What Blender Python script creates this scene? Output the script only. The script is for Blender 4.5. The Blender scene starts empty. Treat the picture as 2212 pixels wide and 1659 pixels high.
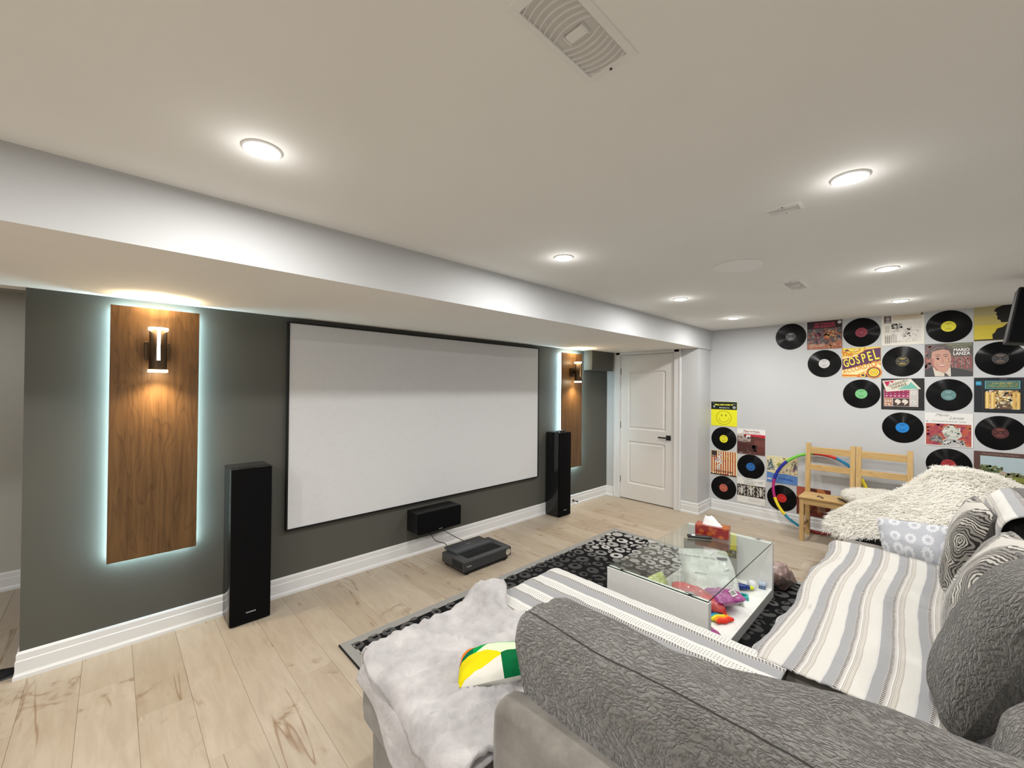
import bpy, bmesh, math, random
import numpy as np
from mathutils import Vector, Matrix
random.seed(7); rng = np.random.default_rng(7)
S = bpy.context.scene
COL = S.collection
PI = math.pi

# ------------------------------------------------------------------ camera
YAW, PITCH, ROLL, FPX, EYE = 0.7999, 0.008, 0.0088, 890.73, 1.5617
def cam_axes():
    F = Vector((math.cos(YAW)*math.cos(PITCH), math.sin(YAW)*math.cos(PITCH), math.sin(PITCH)))
    R = Vector((math.sin(YAW), -math.cos(YAW), 0)); U = R.cross(F)
    c, s = math.cos(ROLL), math.sin(ROLL)
    return F, c*R + s*U, c*U - s*R
F_, R_, U_ = cam_axes()
cd = bpy.data.cameras.new('camera'); cam = bpy.data.objects.new('camera', cd); COL.objects.link(cam)
cd.sensor_fit = 'HORIZONTAL'; cd.sensor_width = 36; cd.lens = 36*FPX/2212; cd.clip_start = .02; cd.clip_end = 100
cam.matrix_world = Matrix(((R_.x, U_.x, -F_.x, 0), (R_.y, U_.y, -F_.y, 0), (R_.z, U_.z, -F_.z, EYE), (0, 0, 0, 1)))
S.camera = cam
S.view_settings.view_transform = 'Standard'; S.view_settings.look = 'None'
S.view_settings.gamma = 1; S.view_settings.use_curve_mapping = False
S.view_settings.exposure = -0.06
# ------------------------------------------------------------------ world (closed room: only a faint neutral level)
W = bpy.data.worlds.new('world'); S.world = W; W.use_nodes = True
W.node_tree.nodes['Background'].inputs[0].default_value = (.8, .85, .9, 1)
W.node_tree.nodes['Background'].inputs[1].default_value = .3
# ------------------------------------------------------------------ room numbers
H, HB, YB, D, L, XD, XL = 2.324, 2.072, 2.045, 3.38, 5.63, 5.235, -0.333
POT_W, POT_EMIT = 15.0, 30
POTS = [(.341, 1.52), (1.889, 1.52), (3.45, 1.512), (4.77, 1.515), (1.889, .216), (3.46, .214), (4.77, .214)]
FILL_BEHIND = [(.341, .216), (-1.25, 1.52), (-1.25, .216), (-1.25, -1.1), (.341, -1.1), (1.889, -1.1), (3.46, -1.1), (4.77, -1.1), (-2.6, 1.52), (-2.6, -.5)]
def pot_light(x, y, z, w=POT_W, color=(1, .975, .94)):
    ld = bpy.data.lights.new('downlight_light', 'AREA'); ld.shape = 'DISK'; ld.size = .10; ld.energy = w; ld.color = color
    lo = bpy.data.objects.new('downlight_light', ld); COL.objects.link(lo); lo.location = (x, y, z - .016)
    return lo

# ------------------------------------------------------------------ helpers
def tag(o, label=None, cat=None, group=None, kind=None):
    if label: o['label'] = label
    if cat: o['category'] = cat
    if group: o['group'] = group
    if kind: o['kind'] = kind
    return o
def thing(name, label, cat, loc=(0, 0, 0), rz=0, group=None):
    o = bpy.data.objects.new(name, None); COL.objects.link(o); o.empty_display_size = .05
    o.location = loc; o.rotation_euler = (0, 0, rz)
    return tag(o, label, cat, group)
def mesh_obj(name, verts, faces, mats, parent=None, smooth=False, uv=None, fm=None, col=None):
    me = bpy.data.meshes.new(name); me.from_pydata([tuple(v) for v in verts], [], [tuple(f) for f in faces])
    if not isinstance(mats, (list, tuple)): mats = [mats]
    for m in mats: me.materials.append(m)
    if fm is not None: me.polygons.foreach_set('material_index', fm)
    if smooth: me.polygons.foreach_set('use_smooth', [True]*len(me.polygons))
    if uv is not None:
        ul = me.uv_layers.new(name='UVMap'); li = np.empty(len(me.loops), dtype=np.int32); me.loops.foreach_get('vertex_index', li)
        ul.data.foreach_set('uv', np.asarray(uv, dtype=np.float32)[li].ravel())
    if col is not None:
        ca = me.color_attributes.new('Col', 'FLOAT_COLOR', 'CORNER')
        a = []
        for p, c in zip(me.polygons, col): a += [c[0], c[1], c[2], 1.0]*len(p.vertices)
        ca.data.foreach_set('color', a)
    me.update()
    o = bpy.data.objects.new(name, me); COL.objects.link(o)
    if parent: o.parent = parent
    return o
def bm_obj(name, bm, mats, parent=None, smooth=False):
    me = bpy.data.meshes.new(name); bm.normal_update(); bm.to_mesh(me); bm.free()
    if not isinstance(mats, (list, tuple)): mats = [mats]
    for m in mats: me.materials.append(m)
    if smooth:
        me.polygons.foreach_set('use_smooth', [True]*len(me.polygons))
        try: me.set_sharp_from_angle(angle=math.radians(40))
        except Exception: pass
    o = bpy.data.objects.new(name, me); COL.objects.link(o)
    if parent: o.parent = parent
    return o
def add_box(bm, x0, x1, y0, y1, z0, z1, bev=0, seg=1, M=None, mi=0):
    r = bmesh.ops.create_cube(bm, size=1)
    vs = r['verts']
    for v in vs:
        v.co = Vector(((x0+x1)/2 + v.co.x*(x1-x0), (y0+y1)/2 + v.co.y*(y1-y0), (z0+z1)/2 + v.co.z*(z1-z0)))
    fs = set(f for v in vs for f in v.link_faces)
    if bev:
        es = list(set(e for v in vs for e in v.link_edges))
        rr = bmesh.ops.bevel(bm, geom=es, offset=bev, segments=seg, profile=.5, affect='EDGES')
        fs = set(rr['faces']) | set(f for f in fs if f.is_valid)
        vs = list(set(v for f in fs for v in f.verts))
    for f in fs: f.material_index = mi
    if M is not None: bmesh.ops.transform(bm, matrix=M, verts=vs)
def box(name, x0, x1, y0, y1, z0, z1, mat, parent=None, bev=0, seg=1, M=None, smooth=None):
    bm = bmesh.new(); add_box(bm, x0, x1, y0, y1, z0, z1, bev, seg, M)
    return bm_obj(name, bm, mat, parent, smooth=(seg > 1) if smooth is None else smooth)
def add_cyl(bm, p0, p1, r0, r1=None, n=24, caps=True):
    p0 = Vector(p0); p1 = Vector(p1); d = p1 - p0
    r1 = r0 if r1 is None else r1
    res = bmesh.ops.create_cone(bm, cap_ends=caps, segments=n, radius1=r0, radius2=r1, depth=d.length)
    q = d.to_track_quat('Z', 'Y').to_matrix().to_4x4()
    bmesh.ops.transform(bm, matrix=Matrix.Translation((p0+p1)/2) @ q, verts=res['verts'])
def cyl(name, p0, p1, r0, mat, parent=None, r1=None, n=24):
    bm = bmesh.new(); add_cyl(bm, p0, p1, r0, r1, n); return bm_obj(name, bm, mat, parent, smooth=True)
def lathe(name, prof, mat, parent=None, n=32, M=None):
    vs, fs = [], []
    for r, z in prof:
        for k in range(n): a = 2*PI*k/n; vs.append((r*math.cos(a), r*math.sin(a), z))
    m = len(prof)
    for i in range(m-1):
        for k in range(n): fs.append((i*n+k, i*n+(k+1) % n, (i+1)*n+(k+1) % n, (i+1)*n+k))
    if prof[0][0] > 1e-6: fs.append(tuple(range(n-1, -1, -1)))
    if prof[-1][0] > 1e-6: fs.append(tuple((m-1)*n+k for k in range(n)))
    if M is not None: vs = [M @ Vector(v) for v in vs]
    o = mesh_obj(name, vs, fs, mat, parent, smooth=True)
    try: o.data.set_sharp_from_angle(angle=math.radians(35))
    except Exception: pass
    return o
def tube(name, pts, r, mat, parent=None, n=8, closed=False, radf=None, fm=None):
    P = [Vector(p) for p in pts]; m = len(P); vs, fs = [], []
    up = Vector((0, 0, 1)); prev = None
    for i in range(m):
        a = P[(i-1) % m] if (closed or i > 0) else P[i]; b = P[(i+1) % m] if (closed or i < m-1) else P[i]
        t = (b-a).normalized()
        if prev is None:
            s = t.cross(up)
            if s.length < 1e-3: s = t.cross(Vector((1, 0, 0)))
        else: s = prev - t*prev.dot(t)
        s.normalize(); prev = s; u = s.cross(t)
        rr = r*(radf(i/m) if radf else 1)
        for k in range(n): an = 2*PI*k/n; vs.append(P[i] + s*math.cos(an)*rr + u*math.sin(an)*rr)
    for i in range(m if closed else m-1):
        j = (i+1) % m
        for k in range(n): fs.append((i*n+k, i*n+(k+1) % n, j*n+(k+1) % n, j*n+k))
    if not closed: fs.append(tuple(range(n-1, -1, -1))); fs.append(tuple((m-1)*n+k for k in range(n)))
    return mesh_obj(name, vs, fs, mat, parent, smooth=True, fm=fm)
def smooth_path(pts, k=8):
    P = [Vector(p) for p in pts]; out = []
    for i in range(len(P)-1):
        a, b, c, d = P[max(i-1, 0)], P[i], P[i+1], P[min(i+2, len(P)-1)]
        for j in range(k):
            t = j/k
            out.append(.5*((2*b) + (c-a)*t + (2*a-5*b+4*c-d)*t*t + (3*b-a-3*c+d)*t**3))
    out.append(P[-1]); return out
# numpy value noise
_lat = rng.random((64, 64, 64))
def vnoise(x, y, z=0.0):
    x, y, z = np.broadcast_arrays(np.asarray(x, float), np.asarray(y, float), np.asarray(z, float))
    xi, yi, zi = np.floor(x).astype(int), np.floor(y).astype(int), np.floor(z).astype(int)
    fx, fy, fz = x-xi, y-yi, z-zi
    fx, fy, fz = fx*fx*(3-2*fx), fy*fy*(3-2*fy), fz*fz*(3-2*fz)
    r = 0
    for a in (0, 1):
        for b in (0, 1):
            for c in (0, 1):
                r = r + _lat[(xi+a) & 63, (yi+b) & 63, (zi+c) & 63]*np.where(a, fx, 1-fx)*np.where(b, fy, 1-fy)*np.where(c, fz, 1-fz)
    return r*2-1
def fbm(x, y, z=0.0, o=4):
    s, a, r = 1, 1, 0
    for i in range(o): r = r + a*vnoise(x*s+i*7.3, y*s+i*3.1, np.asarray(z)*s+i*5.7); s *= 2.03; a *= .5
    return r
def grid_faces(nu, nv, off=0, wrapu=False):
    f = []
    for i in range(nu if wrapu else nu-1):
        for j in range(nv-1):
            a = off+i*nv+j; b = off+((i+1) % nu)*nv+j; f.append((a, b, b+1, a+1))
    return f

# ------------------------------------------------------------------ materials
class NB:
    def __init__(s, name):
        s.m = bpy.data.materials.new(name); s.m.use_nodes = True; s.t = s.m.node_tree; s.n = s.t.nodes; s.l = s.t.links
        s.b = s.n['Principled BSDF']
    def link(s, a, b): s.l.new(a, b)
    def _in(s, node, i, v):
        if v is None: return
        if hasattr(v, 'is_linked') or isinstance(v, bpy.types.NodeSocket): s.l.new(v, node.inputs[i])
        else:
            if isinstance(v, (tuple, list)) and len(v) == 3 and node.inputs[i].type == 'RGBA': v = (*v, 1)
            node.inputs[i].default_value = v
    def math(s, op, a, b=None, c=None, clamp=False):
        n = s.n.new('ShaderNodeMath'); n.operation = op; n.use_clamp = clamp
        s._in(n, 0, a); s._in(n, 1, b); s._in(n, 2, c); return n.outputs[0]
    def vmath(s, op, a, b=None):
        n = s.n.new('ShaderNodeVectorMath'); n.operation = op; s._in(n, 0, a); s._in(n, 1, b); return n
    def coord(s, which='Object'): return s.n.new('ShaderNodeTexCoord').outputs[which]
    def mapping(s, vec, scale=(1, 1, 1), loc=(0, 0, 0), rot=(0, 0, 0)):
        n = s.n.new('ShaderNodeMapping'); s._in(n, 0, vec); n.inputs['Scale'].default_value = scale
        n.inputs['Location'].default_value = loc; n.inputs['Rotation'].default_value = rot; return n.outputs[0]
    def noise(s, vec, scale=5, detail=3, rough=.5, dist=0, out=0):
        n = s.n.new('ShaderNodeTexNoise'); s._in(n, 'Vector', vec); n.inputs['Scale'].default_value = scale
        n.inputs['Detail'].default_value = detail; n.inputs['Roughness'].default_value = rough; n.inputs['Distortion'].default_value = dist
        return n.outputs[out]
    def voro(s, vec, scale=5, rnd=1, feat='F1', dims='3D'):
        n = s.n.new('ShaderNodeTexVoronoi'); n.voronoi_dimensions = dims; n.feature = feat; s._in(n, 'Vector', vec)
        n.inputs['Scale'].default_value = scale; n.inputs['Randomness'].default_value = rnd; return n
    def ramp(s, fac, stops, interp='LINEAR'):
        n = s.n.new('ShaderNodeValToRGB'); n.color_ramp.interpolation = interp; cr = n.color_ramp
        while len(cr.elements) > 1: cr.elements.remove(cr.elements[0])
        cr.elements[0].position = stops[0][0]; cr.elements[0].color = (*stops[0][1], 1)
        for p, c in stops[1:]: e = cr.elements.new(p); e.color = (*c, 1)
        s._in(n, 0, fac); return n.outputs[0]
    def mix(s, fac, a, b, mode='MIX'):
        n = s.n.new('ShaderNodeMix'); n.data_type = 'RGBA'; n.blend_type = mode
        s._in(n, 0, fac); s._in(n, 6, a); s._in(n, 7, b); return n.outputs[2]
    def sep(s, vec): n = s.n.new('ShaderNodeSeparateXYZ'); s._in(n, 0, vec); return n.outputs
    def comb(s, x, y, z): n = s.n.new('ShaderNodeCombineXYZ'); s._in(n, 0, x); s._in(n, 1, y); s._in(n, 2, z); return n.outputs[0]
    def bump(s, h, strength=.3, dist=.01):
        n = s.n.new('ShaderNodeBump'); n.inputs['Strength'].default_value = strength; n.inputs['Distance'].default_value = dist
        s._in(n, 'Height', h); s.l.new(n.outputs[0], s.b.inputs['Normal'])
    def base(s, c): s._in(s.b, 'Base Color', c)
    def set(s, **k):
        mp = dict(rough='Roughness', metal='Metallic', spec='Specular IOR Level', coat='Coat Weight', sheen='Sheen Weight', trans='Transmission Weight', ior='IOR', alpha='Alpha', sheenr='Sheen Roughness', coatr='Coat Roughness')
        for a, v in k.items(): s._in(s.b, mp[a], v)
        return s
_cache = {}
def flat(c, rough=.5, metal=0, spec=.5, coat=0, name=None):
    key = (c, rough, metal, spec, coat)
    if key not in _cache:
        b = NB(name or 'plain'); co = b.coord('Object')
        n = b.noise(co, 35, 2)
        dark = tuple(x*.93 for x in c)
        b.base(b.mix(n, dark, c)); b.set(rough=rough, metal=metal, spec=spec, coat=coat); _cache[key] = b.m
    return _cache[key]
def emis(c, st, name='glow'):
    b = NB(name); b.base((0, 0, 0)); b.set(rough=1); b.b.inputs['Emission Color'].default_value = (*c, 1); b.b.inputs['Emission Strength'].default_value = st
    return b.m
def paint(name, c, rough=.6, bump=.04):
    b = NB(name); co = b.coord('Object'); n = b.noise(co, 3, 3); b.base(b.mix(n, tuple(x*.97 for x in c), tuple(min(1, x*1.02) for x in c)))
    b.set(rough=rough, spec=.25); b.bump(b.noise(co, 260, 2), bump, .002); return b.m
M_ceil = paint('ceiling_paint', (.82, .82, .80), .85)
M_wall = paint('pale_grey_paint', (.50, .51, .52), .6)
M_soffit = paint('soffit_paint', (.86, .845, .81), .8)
M_dark = paint('charcoal_green_paint', (.082, .082, .071), .55)
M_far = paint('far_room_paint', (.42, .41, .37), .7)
M_trim = paint('white_trim_paint', (.66, .665, .67), .35, .01)
M_door = paint('white_door_paint', (.66, .65, .64), .4, .015)

def m_floor():
    b = NB('pale_oak_laminate'); oi = b.n.new('ShaderNodeObjectInfo'); r = oi.outputs['Random']
    geo = b.n.new('ShaderNodeNewGeometry').outputs['Position']
    off = b.comb(b.math('MULTIPLY', r, 37.0), b.math('MULTIPLY', r, 91.0), r)
    p = b.vmath('ADD', geo, off).outputs[0]
    q = b.mapping(p, scale=(1, .16, 1))
    g1 = b.noise(q, 26, 6, .6, .6)          # grain
    g2 = b.noise(b.mapping(p, scale=(1, .20, 1)), 7, 4, .55, .9)
    tone = b.mix(b.math('MULTIPLY', r, 1), (.395, .335, .258), (.475, .418, .34))
    c = b.mix(b.ramp(g1, [(.34, (0, 0, 0)), (.62, (1, 1, 1))]), b.mix(.70, (.25, .19, .13), tone), tone)
    c = b.mix(b.ramp(g2, [(.38, (0, 0, 0)), (.62, (1, 1, 1))]), b.mix(.80, (.34, .26, .18), c), c)
    # knots
    v = b.voro(b.mapping(b.vmath('ADD', p, b.vmath('SCALE', b.noise(p, 6, 3, out=1), None).outputs[0]).outputs[0], scale=(1, .5, 1)), 2.3, 1, dims='2D')
    kn = b.ramp(b.math('ADD', v.outputs['Distance'], b.math('MULTIPLY', b.noise(p, 40, 2), .05)), [(.035, (1, 1, 1)), (.06, (.55, .55, .55)), (.11, (.22, .22, .22)), (.20, (0, 0, 0))])
    c = b.mix(b.math('MULTIPLY', kn, .78), c, (.20, .125, .065))
    # thin dark cracks: ridges of a stretched noise, only in places
    cr = b.noise(b.mapping(p, scale=(1, .075, 1)), 6.0, 3, .5, .15)
    ridge = b.math('SUBTRACT', 1.0, b.math('MULTIPLY', b.math('ABSOLUTE', b.math('SUBTRACT', cr, .5)), 85.0), clamp=True)
    msk = b.ramp(b.noise(p, 1.9, 2), [(.50, (0, 0, 0)), (.58, (1, 1, 1))])
    c = b.mix(b.math('MULTIPLY', b.math('MULTIPLY', ridge, msk), .8), c, (.21, .13, .07))
    b.base(c); b.set(rough=b.math('ADD', .34, b.math('MULTIPLY', g1, .16)), spec=.35)
    b.bump(g1, .05, .002); return b.m
M_floor = m_floor()
def m_wood(name, c1, c2, c3, scale=1.0, axis='Z', rough=.42):
    b = NB(name); co = b.coord('Object')
    sc = (1, 1, .055) if axis == 'Z' else ((.055, 1, 1) if axis == 'X' else (1, .055, 1))
    q = b.mapping(co, scale=sc)
    f = b.noise(q, 46*scale, 6, .62, .35)
    big = b.noise(b.mapping(co, scale=tuple(1 if s == 1 else .16 for s in sc)), 7*scale, 2, .5, .7)
    rings = b.math('FRACT', b.math('MULTIPLY', big, 11.0))
    line = b.ramp(rings, [(0, (0, 0, 0)), (.12, (1, 1, 1)), (.8, (.75, .75, .75)), (1, (.1, .1, .1))])
    c = b.mix(b.ramp(f, [(.28, (0, 0, 0)), (.72, (1, 1, 1))]), c1, c2)
    c = b.mix(b.math('MULTIPLY', b.math('SUBTRACT', 1.0, line), .42), c, c3)
    b.base(c); b.set(rough=rough, spec=.35); b.bump(f, .06, .002); return b.m
M_walnut = m_wood('walnut_veneer', (.070, .034, .011), (.150, .082, .031), (.034, .016, .006))
M_pine_v = m_wood('pine_vertical', (.42, .27, .105), (.56, .385, .17), (.33, .18, .06), .8)
M_pine_y = m_wood('pine_lengthwise', (.42, .27, .105), (.56, .385, .17), (.33, .18, .06), .8, 'Y')
M_black = flat((.006, .006, .006), .55, spec=.3)
M_grille = flat((.0035, .0035, .004), .95, spec=.1)
M_blackgloss = flat((.01, .011, .012), .16, spec=.5)
M_blackmat = flat((.012, .012, .013), .4)
M_dkgrey = flat((.045, .046, .05), .45)
M_chrome = flat((.75, .75, .76), .18, metal=1)
M_white = flat((.82, .82, .81), .35)
M_whiteglossy = flat((.80, .80, .78), .07, spec=.5, coat=.4)
M_screen = flat((.64, .65, .665), .8, spec=.2)
M_print = NB('printed_ink'); _a = M_print.n.new('ShaderNodeAttribute'); _a.attribute_name = 'Col'
M_print.base(M_print.mix(M_print.noise(M_print.coord('Object'), 90, 3), M_print.mix(.86, (0, 0, 0), _a.outputs['Color']), _a.outputs['Color']))
M_print.set(rough=.42, spec=.35); M_print = M_print.m
def m_glass(name, tint, rough=0.0, thin=True):
    b = NB(name); b.n.remove(b.b); out = b.n['Material Output']
    g = b.n.new('ShaderNodeBsdfGlossy'); g.inputs['Roughness'].default_value = max(rough, .01); g.inputs['Color'].default_value = (1, 1, 1, 1)
    t = b.n.new('ShaderNodeBsdfTransparent'); t.inputs['Color'].default_value = (*tint, 1)
    lw = b.n.new('ShaderNodeLayerWeight'); lw.inputs['Blend'].default_value = .5
    sch = b.math('ADD', .03, b.math('MULTIPLY', b.math('POWER', lw.outputs['Facing'], 4.0), .85))
    mx = b.n.new('ShaderNodeMixShader'); b.link(sch, mx.inputs[0]); b.link(t.outputs[0], mx.inputs[1]); b.link(g.outputs[0], mx.inputs[2]); b.link(mx.outputs[0], out.inputs[0])
    return b.m
M_glass = m_glass('clear_table_glass', (.93, .955, .935))
M_clearbag = m_glass('clear_plastic_film', (.9, .9, .9), .12)
M_lens = m_glass('clear_acrylic', (.98, .98, .98))
def m_plush(name, c, c2, crinkle=1.0, sc=1.0, stretch=(1, .28, 1), uvw='Object'):
    b = NB(name); co = b.coord(uvw)
    w = b.vmath('SCALE', b.noise(co, 5*sc, 2, out=1), None); w.inputs['Scale'].default_value = .12
    p = b.vmath('ADD', co, w.outputs[0]).outputs[0]
    q = b.mapping(p, scale=stretch)
    n1 = b.noise(q, 95*sc, 2.0, .5, .3); n2 = b.noise(co, 9, 4, .6); n3 = b.noise(co, 600, 1)
    pile = b.ramp(n2, [(.32, (0, 0, 0)), (.68, (1, 1, 1))])
    cc = b.mix(pile, c, c2)
    if crinkle > 0:
        n1 = b.math('POWER', b.math('MULTIPLY', b.math('ABSOLUTE', b.math('SUBTRACT', n1, .5)), 4.0, clamp=True), .55)
        cc = b.mix(b.math('MULTIPLY', b.ramp(n1, [(.15, (1, 1, 1)), (.6, (0, 0, 0))]), .42*crinkle), cc, tuple(x*.42 for x in c))  # crease shade painted dark into the base colour where the bump dips
    b.base(cc); b.set(rough=.95, spec=.08, sheen=.35, sheenr=.45)
    b.bump(b.math('ADD', b.math('MULTIPLY', n1, crinkle), b.math('MULTIPLY', n3, .25)), .9, .006 + .006*crinkle); return b.m
M_sofa = m_plush('taupe_plush', (.125, .113, .098), (.215, .20, .178), 0, .5)
M_crinkle = m_plush('crinkled_grey_plush', (.118, .110, .099), (.165, .156, .144), 1.15, .80, (1, .50, .85))
M_crinkle2 = m_plush('dark_crinkled_plush', (.085, .081, .073), (.12, .115, .103), 1.0, .72, (1, 1, .5))
M_blanket = m_plush('pale_grey_fleece', (.31, .30, .305), (.47, .455, .455), .0, .3)
_t = M_blanket.node_tree; _bn = [n for n in _t.nodes if n.type == 'BUMP'][0]; _nz = _t.nodes.new('ShaderNodeTexNoise'); _nz.inputs['Scale'].default_value = 7; _nz.inputs['Detail'].default_value = 4; _nz.inputs['Distortion'].default_value = .7
_tc = _t.nodes.new('ShaderNodeTexCoord'); _t.links.new(_tc.outputs['Object'], _nz.inputs['Vector']); _b2 = _t.nodes.new('ShaderNodeBump'); _b2.inputs['Strength'].default_value = .55; _b2.inputs['Distance'].default_value = .05
_t.links.new(_nz.outputs[0], _b2.inputs['Height']); _t.links.new(_b2.outputs[0], _bn.inputs['Normal'])
def m_fur():
    b = NB('cream_shag_fur'); hi = b.n.new('ShaderNodeTexCoord').outputs['Object']
    b.base(b.mix(b.noise(hi, 30, 3), (.93, .92, .885), (.98, .975, .965))); b.set(rough=.9, spec=.1)
    tr = b.n.new('ShaderNodeBsdfTranslucent'); tr.inputs['Color'].default_value = (.88, .86, .80, 1); ms = b.n.new('ShaderNodeMixShader'); ms.inputs[0].default_value = .58
    b.link(b.b.outputs[0], ms.inputs[1]); b.link(tr.outputs[0], ms.inputs[2]); b.link(ms.outputs[0], b.n['Material Output'].inputs[0]); return b.m
M_fur = m_fur()
def m_throw(name, period, stops, dashes, dots, uvscale=1.0):
    """UV.x = metres across the stripes, UV.y = metres along them"""
    b = NB(name); uv = b.coord('UV')
    wob = b.math('MULTIPLY', b.math('SUBTRACT', b.noise(uv, 5, 2), .5), .012)
    x, y, _ = b.sep(uv)[0:3]
    x = b.math('ADD', x, wob); t = b.math('FRACT', b.math('DIVIDE', x, period))
    c = b.ramp(t, stops, 'CONSTANT')
    weave = b.noise(b.mapping(uv, scale=(1, .35, 1)), 420, 2)
    c = b.mix(b.math('MULTIPLY', weave, .35), c, tuple(v*.62 for v in (.6, .6, .6)))
    hgt = weave
    for (a, e, pitch, duty, dc) in dashes:
        inb = b.math('MULTIPLY', b.math('GREATER_THAN', t, a), b.math('LESS_THAN', t, e))
        on = b.math('LESS_THAN', b.math('FRACT', b.math('DIVIDE', b.math('ADD', y, b.math('MULTIPLY', x, .35)), pitch)), duty)
        c = b.mix(b.math('MULTIPLY', inb, on), c, dc)
    for (a, rad, pitch, dc) in dots:
        dx = b.math('MULTIPLY', b.math('SUBTRACT', t, a), period)
        dy = b.math('MULTIPLY', b.math('SUBTRACT', b.math('FRACT', b.math('DIVIDE', y, pitch)), .5), pitch)
        d = b.math('SQRT', b.math('ADD', b.math('MULTIPLY', dx, dx), b.math('MULTIPLY', b.math('MULTIPLY', dy, dy), .6)))
        c = b.mix(b.math('LESS_THAN', d, rad), c, dc)
    b.base(c); b.set(rough=.95, spec=.05, sheen=.15); b.bump(hgt, .35, .004); return b.m
CR, GR, BE, WH = (.54, .53, .49), (.25, .255, .265), (.33, .30, .26), (.60, .595, .57)
M_throwA = m_throw('ivory_and_grey_crochet', .150,
    [(0, WH), (.42, (.40, .39, .37)), (.57, GR), (.95, WH)],
    [(.435, .485, .012, .5, (.05, .045, .04)), (.505, .555, .012, .5, (.07, .065, .06))],
    [(.12, .0026, .013, (.17, .16, .14)), (.21, .0026, .013, (.17, .16, .14)), (.30, .0026, .013, (.17, .16, .14)), (.38, .0018, .011, (.3, .28, .26))])
M_throwB = m_throw('beige_grey_striped_weave', .122,
    [(0, GR), (.26, (.45, .43, .41)), (.42, WH), (.45, BE), (.48, CR), (.53, (.42, .39, .35)), (.56, CR), (.60, BE), (.625, CR), (.95, (.5, .49, .48))],
    [(.27, .34, .012, .5, (.05, .045, .04)), (.33, .37, .010, .5, (.2, .185, .17)), (.495, .52, .009, .5, (.16, .13, .09)), (.575, .597, .009, .5, (.30, .25, .18))], [])
def m_swirl():
    b = NB('swirl_print_velvet'); uv = b.coord('UV')
    w = b.vmath('SCALE', b.vmath('SUBTRACT', b.noise(uv, 5, 3, out=1), (.5, .5, .5)).outputs[0], None); w.inputs['Scale'].default_value = .16
    p = b.vmath('ADD', uv, w.outputs[0]).outputs[0]
    v = b.voro(p, 1.7, .75, dims='2D'); d = v.outputs['Distance']
    ph = b.math('FRACT', b.math('MULTIPLY', d, 21.0))
    ln = b.math('LESS_THAN', ph, b.math('ADD', .28, b.math('MULTIPLY', b.noise(p, 9, 2), .35)))
    inside = b.math('LESS_THAN', d, .66)
    c = b.mix(b.math('GREATER_THAN', b.math('FRACT', b.math('MULTIPLY', d, 3.4)), .5), (.40, .38, .34), (.20, .185, .165))
    c = b.mix(b.math('MULTIPLY', ln, inside), b.mix(inside, (.42, .40, .36), c), (.018, .015, .013))
    b.base(c); b.set(rough=.85, spec=.1, sheen=.3); b.bump(b.noise(uv, 60, 2), .2, .004); return b.m
M_swirl = m_swirl()
def m_daisy():
    b = NB('daisy_print_cotton'); uv = b.mapping(b.coord('UV'), scale=(4.4, 2.6, 1)); v = b.voro(uv, 1.0, .35, dims='2D')
    dlt = b.vmath('SUBTRACT', uv, v.outputs['Position'])
    xx, yy, _ = b.sep(dlt.outputs[0])[0:3]
    ang = b.math('ARCTAN2', yy, xx); d = v.outputs['Distance']
    pet = b.math('GREATER_THAN', b.math('SINE', b.math('MULTIPLY', ang, 22.0)), -.15)
    edge = b.math('ADD', .35, b.math('MULTIPLY', b.math('SINE', b.math('MULTIPLY', ang, 11.0)), .035))
    band = b.math('MULTIPLY', b.math('GREATER_THAN', d, .15), b.math('LESS_THAN', d, edge))
    c = b.mix(b.math('MULTIPLY', b.math('MULTIPLY', band, pet), .85), b.mix(b.noise(uv, 200, 2), (.31, .32, .35), (.39, .40, .43)), (.66, .67, .68))
    b.base(c); b.set(rough=.85, spec=.1); b.bump(b.noise(uv, 12, 3), .25, .01); return b.m
M_daisy = m_daisy()

# ------------------------------------------------------------------ shell
def struct(o): o['kind'] = 'structure'; return o
X0, Y0, Y2 = -3.6, -2.6, 4.88          # extents behind the camera and of the space past the wall end
# floor: recessed bed plus planks
floor = struct(box('floor', X0, L+.1, Y0, Y2+.1, -.06, -.012, flat((.42, .37, .30), .8)))
PW, PL = .203, 1.22
plank_me = {}
def plank(x, ya, yb):
    key = round(yb-ya, 3)
    if key not in plank_me:
        bm = bmesh.new(); add_box(bm, .0004, PW-.0004, .0003, key-.0003, -.012, 0, .0007)
        me = bpy.data.meshes.new('plank'); bm.to_mesh(me); bm.free(); me.materials.append(M_floor); plank_me[key] = me
    o = bpy.data.objects.new('plank', plank_me[key]); COL.objects.link(o); o.parent = floor; o.location = (x, ya, 0)
ends = {-1: 2.98, 0: 2.60, 1: 2.10, 2: 2.757, 3: 2.38, 4: 3.05}
kx = int(math.floor((-1.5+.0)/PW)); nx = 0
x = -1.5 - ((-1.5-.105) % PW)
while x < L:
    k = round((x-.105)/PW); e = ends.get(k, ends.get(k, 2.0 + ((k*.431) % 1)*PL))
    ys = Y0 if x < -.6 else -.9
    y = e
    while y > ys: y -= PL
    top = Y2 if x < 1.0 else D+.1
    while y < top:
        a = max(y, ys-.3)
        plank(x, y, y+PL); nx += 1
        y += PL
    x += PW
# planks hidden behind the camera: plain bed raised to floor level
box('floor_bed', X0, L+.1, Y0, -2.2, -.012, -.001, M_floor, floor)
box('floor_bed', X0, -1.7, -2.2, Y2, -.012, -.001, M_floor, floor)
box('floor_bed', 1.3, L+.1, D+.15, Y2, -.012, -.001, M_floor, floor)

ceiling = struct(box('ceiling', X0, L+.1, Y0, YB, H, H+.1, M_ceil))
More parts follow.
